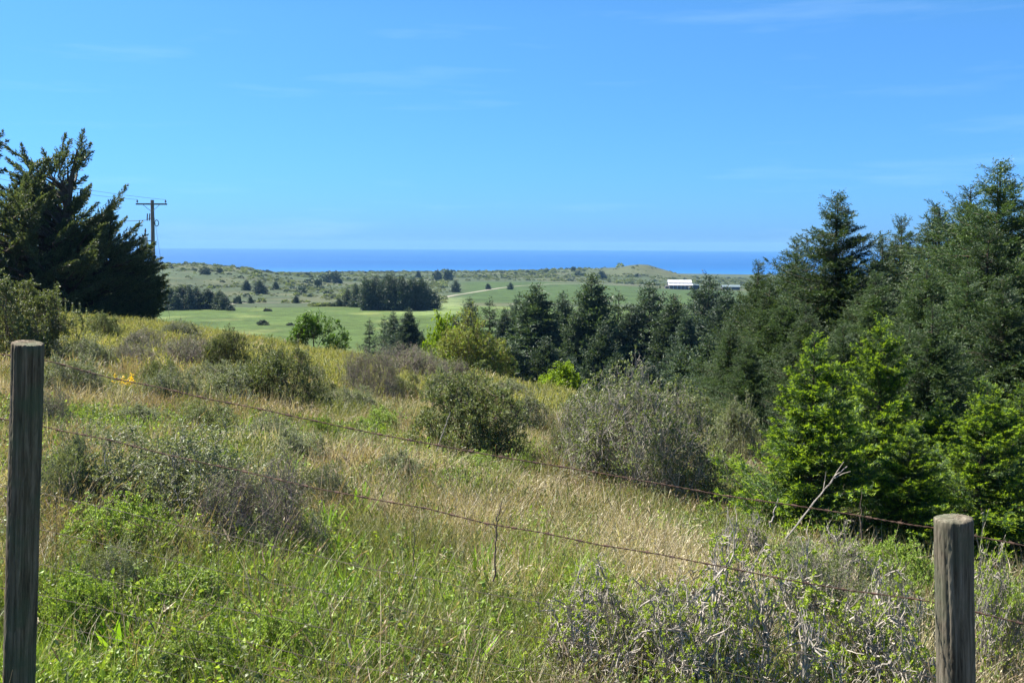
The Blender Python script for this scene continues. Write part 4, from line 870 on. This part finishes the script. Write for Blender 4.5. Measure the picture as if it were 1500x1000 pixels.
for i, (px, by, s) in enumerate([(88, 462, 1.0), (97, 465, .9), (108, 468, 1.15), (118, 470, 1.0), (128, 471, 1.0), (143, 474, .8), (150, 478, .7)]):
    herb('tall_weed', WD[i % 2], px, by + 12, s * 1.1, 'spiky pale weed in the row in front of the cypress shade', 'weed', 'spiky weeds in front of the cypress')
def stalk(pts, rad, d, label, name='dead_stem', cat='dead stem', mt=twig_brown, forks=()):
    P = np.array([at(x, y, d) for x, y in pts]); k = 14; s = np.linspace(0, len(P) - 1, k); Q = np.stack([np.interp(s, np.arange(len(P)), P[:, i]) for i in range(3)], 1)
    Q += np.random.RandomState(int(pts[0][0])).normal(0, .004, Q.shape); mb = MB(); mb.add(*poly(Q[None], np.linspace(rad, rad * .45, k)[None], 5))
    for a, b in forks: A = at(*a, d); B = at(*b, d); mb.add(*poly(np.stack([A, (A + B) / 2 + [.006, .01, .006], B])[None], np.array([[rad * .5, rad * .4, rad * .2]]), 4))
    b0 = Vector(Q[0]); o = obj(name, mb.build(name, mt), None); tag(o, label, cat, 'dead stalks standing in the grass')
stalk([(722, 850), (727, 800), (728, 760), (735, 735)], .006, 5.6, 'thin dark dead stem crossing the lower wire near the centre', forks=[((728, 765), (742, 742)), ((727, 790), (722, 762))])
stalk([(1150, 790), (1190, 740), (1222, 700), (1240, 683)], .007, 6.4, 'long pale dry branch leaning in front of the fullest young spruce', 'dry_branch', 'dry branch', twig_grey, [((1205, 722), (1210, 690)), ((1222, 700), (1246, 690)), ((1215, 708), (1236, 676))])
stalk([(1262, 790), (1261, 755), (1263, 720)], .005, 6.0, 'thin upright dead stem left of the grey post in front of the spruces')
stalk([(640, 660), (650, 630), (660, 603)], .010, 12.5, 'pale dead stick upright at the left side of the large olive brush', mt=twig_grey)
stalk([(1128, 770), (1136, 745), (1140, 728)], .005, 5.5, 'short pale dead stick by the top wire above the upright scrub', mt=twig_grey)
stalk([(605, 830), (607, 795), (606, 770)], .004, 5.2, 'thin dead stalk under the dark green dock plant')

# ================================================================ GRASS AND GROUND COVER (stuff)
GM = {
 'dry':   leafmat('dry_grass', [(0.22, 0.17, 0.10), (0.38, 0.32, 0.20), (0.56, 0.50, 0.36)], .3, .6, .3, .25),
 'brown': leafmat('brown_grass', [(0.15, 0.105, 0.07), (0.25, 0.19, 0.12), (0.34, 0.27, 0.18)], .3, .6, .3, .25),
 'olive': leafmat('olive_grass', [(0.085, 0.105, 0.035), (0.14, 0.165, 0.05), (0.24, 0.23, 0.10)], .35, .5, .35, .25),
 'green': leafmat('green_grass', [(0.10, 0.17, 0.022), (0.17, 0.26, 0.032), (0.27, 0.35, 0.07)], .4, .45, .4, .25),
 'meadow':leafmat('meadow_grass', [(0.155, 0.165, 0.055), (0.215, 0.215, 0.075), (0.31, 0.29, 0.12)], .4, .5, .3, .25),
}
def tuft(seed, n, l0, l1, wd, mat, t1=.5, c1=1.2, rad=.07, heads=0, lay=0, k=3):
    rs = np.random.RandomState(seed); b = rs.normal(0, rad, (n, 3)) * [1, 1, 0]
    tl = rs.uniform(.02, t1, n); cu = rs.uniform(.1, c1, n); tl = np.where(rs.rand(n) < lay, rs.uniform(1.0, 1.5, n), tl)
    az = rs.rand(n) * 6.28; ln = rs.uniform(l0, l1, n)
    mb = MB(); mb.add(*blades(b, az, tl, cu, ln, wd * rs.uniform(.6, 1.3, n), k, None, rs.normal(0, .8, n)))
    if heads:
        i = rs.choice(n, heads); V = mb.v[0].reshape(n, k + 1, 2, 3)[i, -1].mean(1); D = V - mb.v[0].reshape(n, k + 1, 2, 3)[i, -2].mean(1)
        for q in range(4): mb.add(*leaves(V - nrm(D) * .02 * q, D + rs.normal(0, .012, D.shape), rdir(rs, heads), .03, .006 + wd, .1))
    return mb.build('grass_tuft', GM[mat])
def sprig(seed, n, ht, leaf, lw, mat, rad=.1):
    rs = np.random.RandomState(seed); mb = MB(); b = rs.normal(0, rad, (n, 3)) * [1, 1, 0]; a = rs.normal(0, .4, (n, 2)); tip = b + np.stack([a[:, 0], a[:, 1], np.ones(n)], 1) * (ht * rs.uniform(.4, 1.1, n))[:, None]
    st = MB(); st.add(*tubes(b, tip, .002, .001))
    q = 12; f = rs.uniform(.25, 1, (n, q, 1)); P = (b[:, None] * (1 - f) + tip[:, None] * f).reshape(-1, 3); m = len(P)
    mb.add(*leaves(P, rdir(rs, m) + [0, 0, .35], rdir(rs, m) + [0, 0, .9], leaf * rs.uniform(.6, 1.3, m), lw * rs.uniform(.7, 1.2, m), .2))
    mb.add(*st.arrays()); return mb.build('leaf_sprig', M[mat])
def stuff(name, label, cat, meshes, P, idx, scl, rot):
    """one object: points that carry tufts through geometry nodes"""
    c = bpy.data.collections.new(name + '_tufts')
    for i, me in enumerate(meshes): c.objects.link(bpy.data.objects.new('%s_tuft_%02d' % (name, i), me))
    n = len(P); me = bpy.data.meshes.new(name); me.vertices.add(n); me.vertices.foreach_set('co', np.asarray(P, np.float32).ravel())
    a = me.attributes.new('pick', 'INT', 'POINT'); a.data.foreach_set('value', np.asarray(idx, np.int32))
    a = me.attributes.new('turn', 'FLOAT_VECTOR', 'POINT'); a.data.foreach_set('vector', np.asarray(rot, np.float32).ravel())
    a = me.attributes.new('size', 'FLOAT_VECTOR', 'POINT'); a.data.foreach_set('vector', np.asarray(scl, np.float32).ravel())
    o = obj(name, me); tag(o, label, cat, kind='stuff')
    g = bpy.data.node_groups.new(name, 'GeometryNodeTree')
    g.interface.new_socket('Geometry', in_out='INPUT', socket_type='NodeSocketGeometry'); g.interface.new_socket('Geometry', in_out='OUTPUT', socket_type='NodeSocketGeometry')
    gi = g.nodes.new('NodeGroupInput'); go = g.nodes.new('NodeGroupOutput'); ci = g.nodes.new('GeometryNodeCollectionInfo'); ci.inputs[0].default_value = c
    ci.inputs['Separate Children'].default_value = True; ci.inputs['Reset Children'].default_value = True
    ip = g.nodes.new('GeometryNodeInstanceOnPoints'); ip.inputs['Pick Instance'].default_value = True
    def na(nm, ty): q = g.nodes.new('GeometryNodeInputNamedAttribute'); q.data_type = ty; q.inputs[0].default_value = nm; return q.outputs[0]
    l = g.links.new; l(gi.outputs[0], ip.inputs['Points']); l(ci.outputs[0], ip.inputs['Instance']); l(na('pick', 'INT'), ip.inputs['Instance Index']); l(na('turn', 'FLOAT_VECTOR'), ip.inputs['Rotation']); l(na('size', 'FLOAT_VECTOR'), ip.inputs['Scale']); l(ip.outputs[0], go.inputs[0])
    o.modifiers.new('tufts', 'NODES').node_group = g
    return o
RS = np.random.RandomState(77)
def scatter(r0, r1, dens, half=R(44)):
    n = int(half * (r1 ** 2 - r0 ** 2) * dens); r = np.sqrt(RS.uniform(r0 ** 2, r1 ** 2, n)); a = RS.uniform(-half, half, n)
    x = r * np.sin(a); y = r * np.cos(a); z = H(x, y); P = np.stack([x, y, z], 1); u, v = project(P); return P, u, v, r
def finish(P, s, spread=.25, tilt=.12):
    n = len(P); q = s * RS.uniform(1 - spread, 1 + spread, n); S = np.stack([q, q, q * RS.uniform(.8, 1.2, n)], 1)
    return S, np.stack([RS.normal(0, tilt, n), RS.normal(0, tilt, n), RS.rand(n) * 6.28], 1)
def g_(x, c, s): return np.exp(-((x - c) / s) ** 2)
def weights(P, u, v):
    """how much of each grass grows at a spot"""
    x, y = P[:, 0], P[:, 1]; n1 = wob(x, y, 31, 1.3); n2 = wob(x, y, 32, .6); n3 = wob(x, y, 33, 3.0)
    low = sst((v - 800 + 70 * n2) / 110) * sst((960 - u + 150 * n1) / 200)                       # bright strip along the fence
    crest = sst((y - 19 + 3 * n3) / 9)
    dry = np.clip(.45 + 1.5 * n1 + .25 * g_(u, 780, 330), 0, 1) * (1 - .85 * low) * (1 - .85 * crest)
    brown = np.clip(.30 + 1.3 * n2 + .6 * n3, 0, 1) * (1 - .8 * low) * (1 - .7 * crest)
    olive = np.clip(.55 - 1.4 * n1 + .5 * n2, 0, 1) * (1 - .4 * low) * (1 - .4 * crest)
    lf = 1 - .25 * sst((640 - u) / 120) * sst((v - 720) / 80); dry, brown, olive = dry * lf, brown * lf, olive * lf
    green = np.clip(.14 + 1.4 * (n2 - .22) + 1.0 * low, 0, 1) * (1 - .6 * crest)
    meadow = np.clip(crest * (.9 + .3 * n1), 0, 1)
    return dict(dry=dry, brown=brown, olive=olive, green=green, meadow=meadow)
def clear(P, keep, f=.95):
    k = np.ones(len(P), bool); t = RS.rand(len(P))
    for x, y, w_, kd in SHADE: k &= ~((np.hypot(P[:, 0] - x, P[:, 1] - y + .12 * w_) < w_ * f) & (t > keep))
    return k
TU = {
 'dry':   [tuft(201, 30, .30, .72, .0050, 'dry', .6, 1.5, .07, 8), tuft(202, 30, .25, .6, .0055, 'dry', 1.0, 1.8, .09, 5, .40), tuft(203, 28, .25, .55, .0058, 'dry', 1.1, 1.6, .12, 0, .7), tuft(204, 26, .3, .6, .010, 'dry', .6, 1.4, .12, 6, .2), tuft(205, 22, .25, .5, .024, 'dry', .6, 1.2, .22)],
 'brown': [tuft(211, 32, .35, .78, .0042, 'brown', .45, 1.2, .06, 12), tuft(212, 30, .25, .6, .0048, 'brown', .9, 1.7, .09, 6, .4), tuft(213, 30, .2, .45, .0045, 'brown', .8, 1.5, .1, 0, .5), tuft(214, 26, .3, .62, .010, 'brown', .5, 1.2, .12, 8, .1), tuft(215, 22, .25, .5, .024, 'brown', .5, 1.2, .22)],
 'olive': [tuft(221, 32, .28, .58, .0048, 'olive', .35, 1.1, .06, 6), tuft(222, 32, .2, .5, .005, 'olive', .6, 1.4, .08), tuft(223, 30, .2, .42, .005, 'olive', .5, 1.2, .08), tuft(224, 24, .25, .55, .011, 'olive', .45, 1.2, .12, 4), tuft(225, 22, .22, .45, .025, 'olive', .5, 1.2, .22)],
 'green': [tuft(231, 30, .20, .45, .0068, 'green', .4, 1.2, .06), tuft(232, 30, .18, .38, .0075, 'green', .6, 1.4, .07), tuft(233, 26, .25, .5, .006, 'green', .35, 1.1, .06), tuft(234, 24, .2, .42, .013, 'green', .45, 1.2, .12), tuft(235, 20, .2, .38, .026, 'green', .5, 1.2, .22)],
 'meadow':[tuft(241, 30, .20, .45, .006, 'meadow', .4, 1.2, .08, 8), tuft(242, 30, .18, .4, .006, 'meadow', .5, 1.3, .08, 8), tuft(243, 30, .18, .4, .006, 'meadow', .5, 1.3, .08, 8), tuft(244, 24, .22, .45, .013, 'meadow', .45, 1.2, .14, 10), tuft(245, 24, .2, .42, .028, 'meadow', .45, 1.1, .25, 10)],
}
BAND = [(1.4, 9.5, 215, (0, 3), .78), (9.5, 22, 80, (3, 4), .72), (22, 64, 17, (4, 5), .95), (64, 120, 2.2, (4, 5), 1.9)]
acc = {k: [[], [], [], []] for k in TU}
for r0, r1, dn, (ia, ib), sc0 in BAND:
    P, u, v, r = scatter(r0, r1, dn, R(46) if r0 < 22 else R(38))
    q = clear(P, .20); P, u, v, r = P[q], u[q], v[q], r[q]
    W = weights(P, u, v); ks = list(TU); A_ = np.stack([W[k] for k in ks], 1) + 1e-4; A_ /= A_.sum(1, keepdims=True)
    pick = (A_.cumsum(1) < RS.rand(len(P))[:, None]).sum(1)
    for i, k in enumerate(ks):
        q = pick == i; S, Ro = finish(P[q], sc0 * (1 + .45 * wob(P[q][:, 0], P[q][:, 1], 40 + i, 1.1) + .25 * wob(P[q][:, 0], P[q][:, 1], 47, 2.5)), .25)
        acc[k][0].append(P[q]); acc[k][1].append(RS.randint(ia, ib, q.sum())); acc[k][2].append(S); acc[k][3].append(Ro)
LB = dict(dry=('dry_grass', 'pale straw coloured dry grass over the hillside'), brown=('brown_grass', 'brownish seeding grass mixed through the hillside'), olive=('olive_grass', 'olive green grass between the dry clumps'),
          green=('green_grass', 'bright green grass thickest along the foot of the fence'), meadow=('meadow_grass', 'yellow-green meadow grass along the crest'))
for k in TU: stuff(LB[k][0], LB[k][1], 'grass', TU[k], *[np.concatenate(q) for q in acc[k]])
# leafy cover low along the fence
P, u, v, r = scatter(1.6, 16, 150); n1 = wob(P[:, 0], P[:, 1], 51, .9); n2 = wob(P[:, 0], P[:, 1], 52, 2.2)
pr = np.clip(sst((v - 740) / 150) * (.42 + 1.9 * n1) * (1 - .7 * g_(u, 700, 200)) + .30 * (n2 > .12) + .4 * g_(u, 150, 200), 0, 1); q = RS.rand(len(P)) < pr
P = P[q]; S, Ro = finish(P, 1.0, .35)
stuff('ground_cover', 'low leafy weeds covering the ground along the fence', 'ground cover', [sprig(301, 16, .26, .030, .019, 'fresh'), sprig(302, 14, .28, .024, .014, 'sage'), sprig(303, 14, .24, .034, .022, 'fresh'), sprig(304, 14, .32, .024, .013, 'coyote'), sprig(305, 14, .22, .028, .018, 'limeish')], P, RS.choice([0, 1, 2, 3, 4], len(P), p=[.27, .2, .25, .1, .18]), S, Ro)
# low scrub on the far hills
def blob(seed, mat, n=110):
    rs = np.random.RandomState(seed); d = rdir(rs, n); d[:, 2] = np.abs(d[:, 2]); P = d * rs.uniform(.5, 1, (n, 1)) * [1, 1, .8]
    return mesh('scrub_clump', *leaves(P, d + rdir(rs, n) * .8, rdir(rs, n) + d, .5, .3, .2), M[mat])
n = 70000; r = np.sqrt(RS.uniform(400 ** 2, 1650 ** 2, n)); a = RS.uniform(-R(33), R(26), n); P = np.stack([r * np.sin(a), r * np.cos(a)], 1); P = np.concatenate([P, H(P[:, 0], P[:, 1])[:, None]], 1); u, v = project(P)
pr = np.clip(.32 + .8 * wob(P[:, 0], P[:, 1], 61, 30) + .5 * wob(P[:, 0], P[:, 1], 62, 90), 0.02, .8)
pr = pr * np.where((u > 655) & (r > 430) & (r < 940), .0, 1) * np.where(g_(u, 935, 70) * (r > 1150) > .3, .12, 1) + .9 * ((u > 735) & (u < 815) & (r > 1000) & (r < 1300)) * .5
pr = pr * (np.abs(v - 447) > 3) 
q = RS.rand(n) < pr; P = P[q]; s = RS.lognormal(.05, .45, len(P)) * .95; S = np.stack([s, s, s * RS.uniform(.6, 1.1, len(P))], 1)
# hedge line below the track
hx = RS.uniform(455, 630, 260); hp = np.array([at(x, 455, RS.uniform(398, 406)) for x in hx]); hp[:, 2] = H(hp[:, 0], hp[:, 1]); hs = RS.uniform(.9, 1.7, 260)
P = np.concatenate([P, hp]); S = np.concatenate([S, np.stack([hs * 1.2, hs, hs], 1)])
stuff('scrub', 'low dark scrub dotted over the far coastal hills', 'scrub', [blob(311, 'far'), blob(312, 'coyote'), blob(313, 'far'), blob(314, 'sage')], P, RS.choice([0, 1, 2, 3], len(P), p=[.16, .36, .12, .36]), S, np.stack([0 * S[:, 0], 0 * S[:, 0], RS.rand(len(S)) * 6.28], 1))
# ================================================================ HAZE
hb = mesh('haze', *box(-10300, 10300, -2850, 10300, -12, 84))
m, t, o = newmat('sea_haze'); pv = N(t, 'ShaderNodeVolumePrincipled'); pv.inputs['Color'].default_value = (0.25, 0.52, 0.86, 1); pv.inputs['Density'].default_value = 0.00007; pv.inputs['Anisotropy'].default_value = 0.0
t.links.new(pv.outputs[0], o.inputs['Volume']); hb.materials.append(m); tag(obj('haze', hb), kind='stuff')
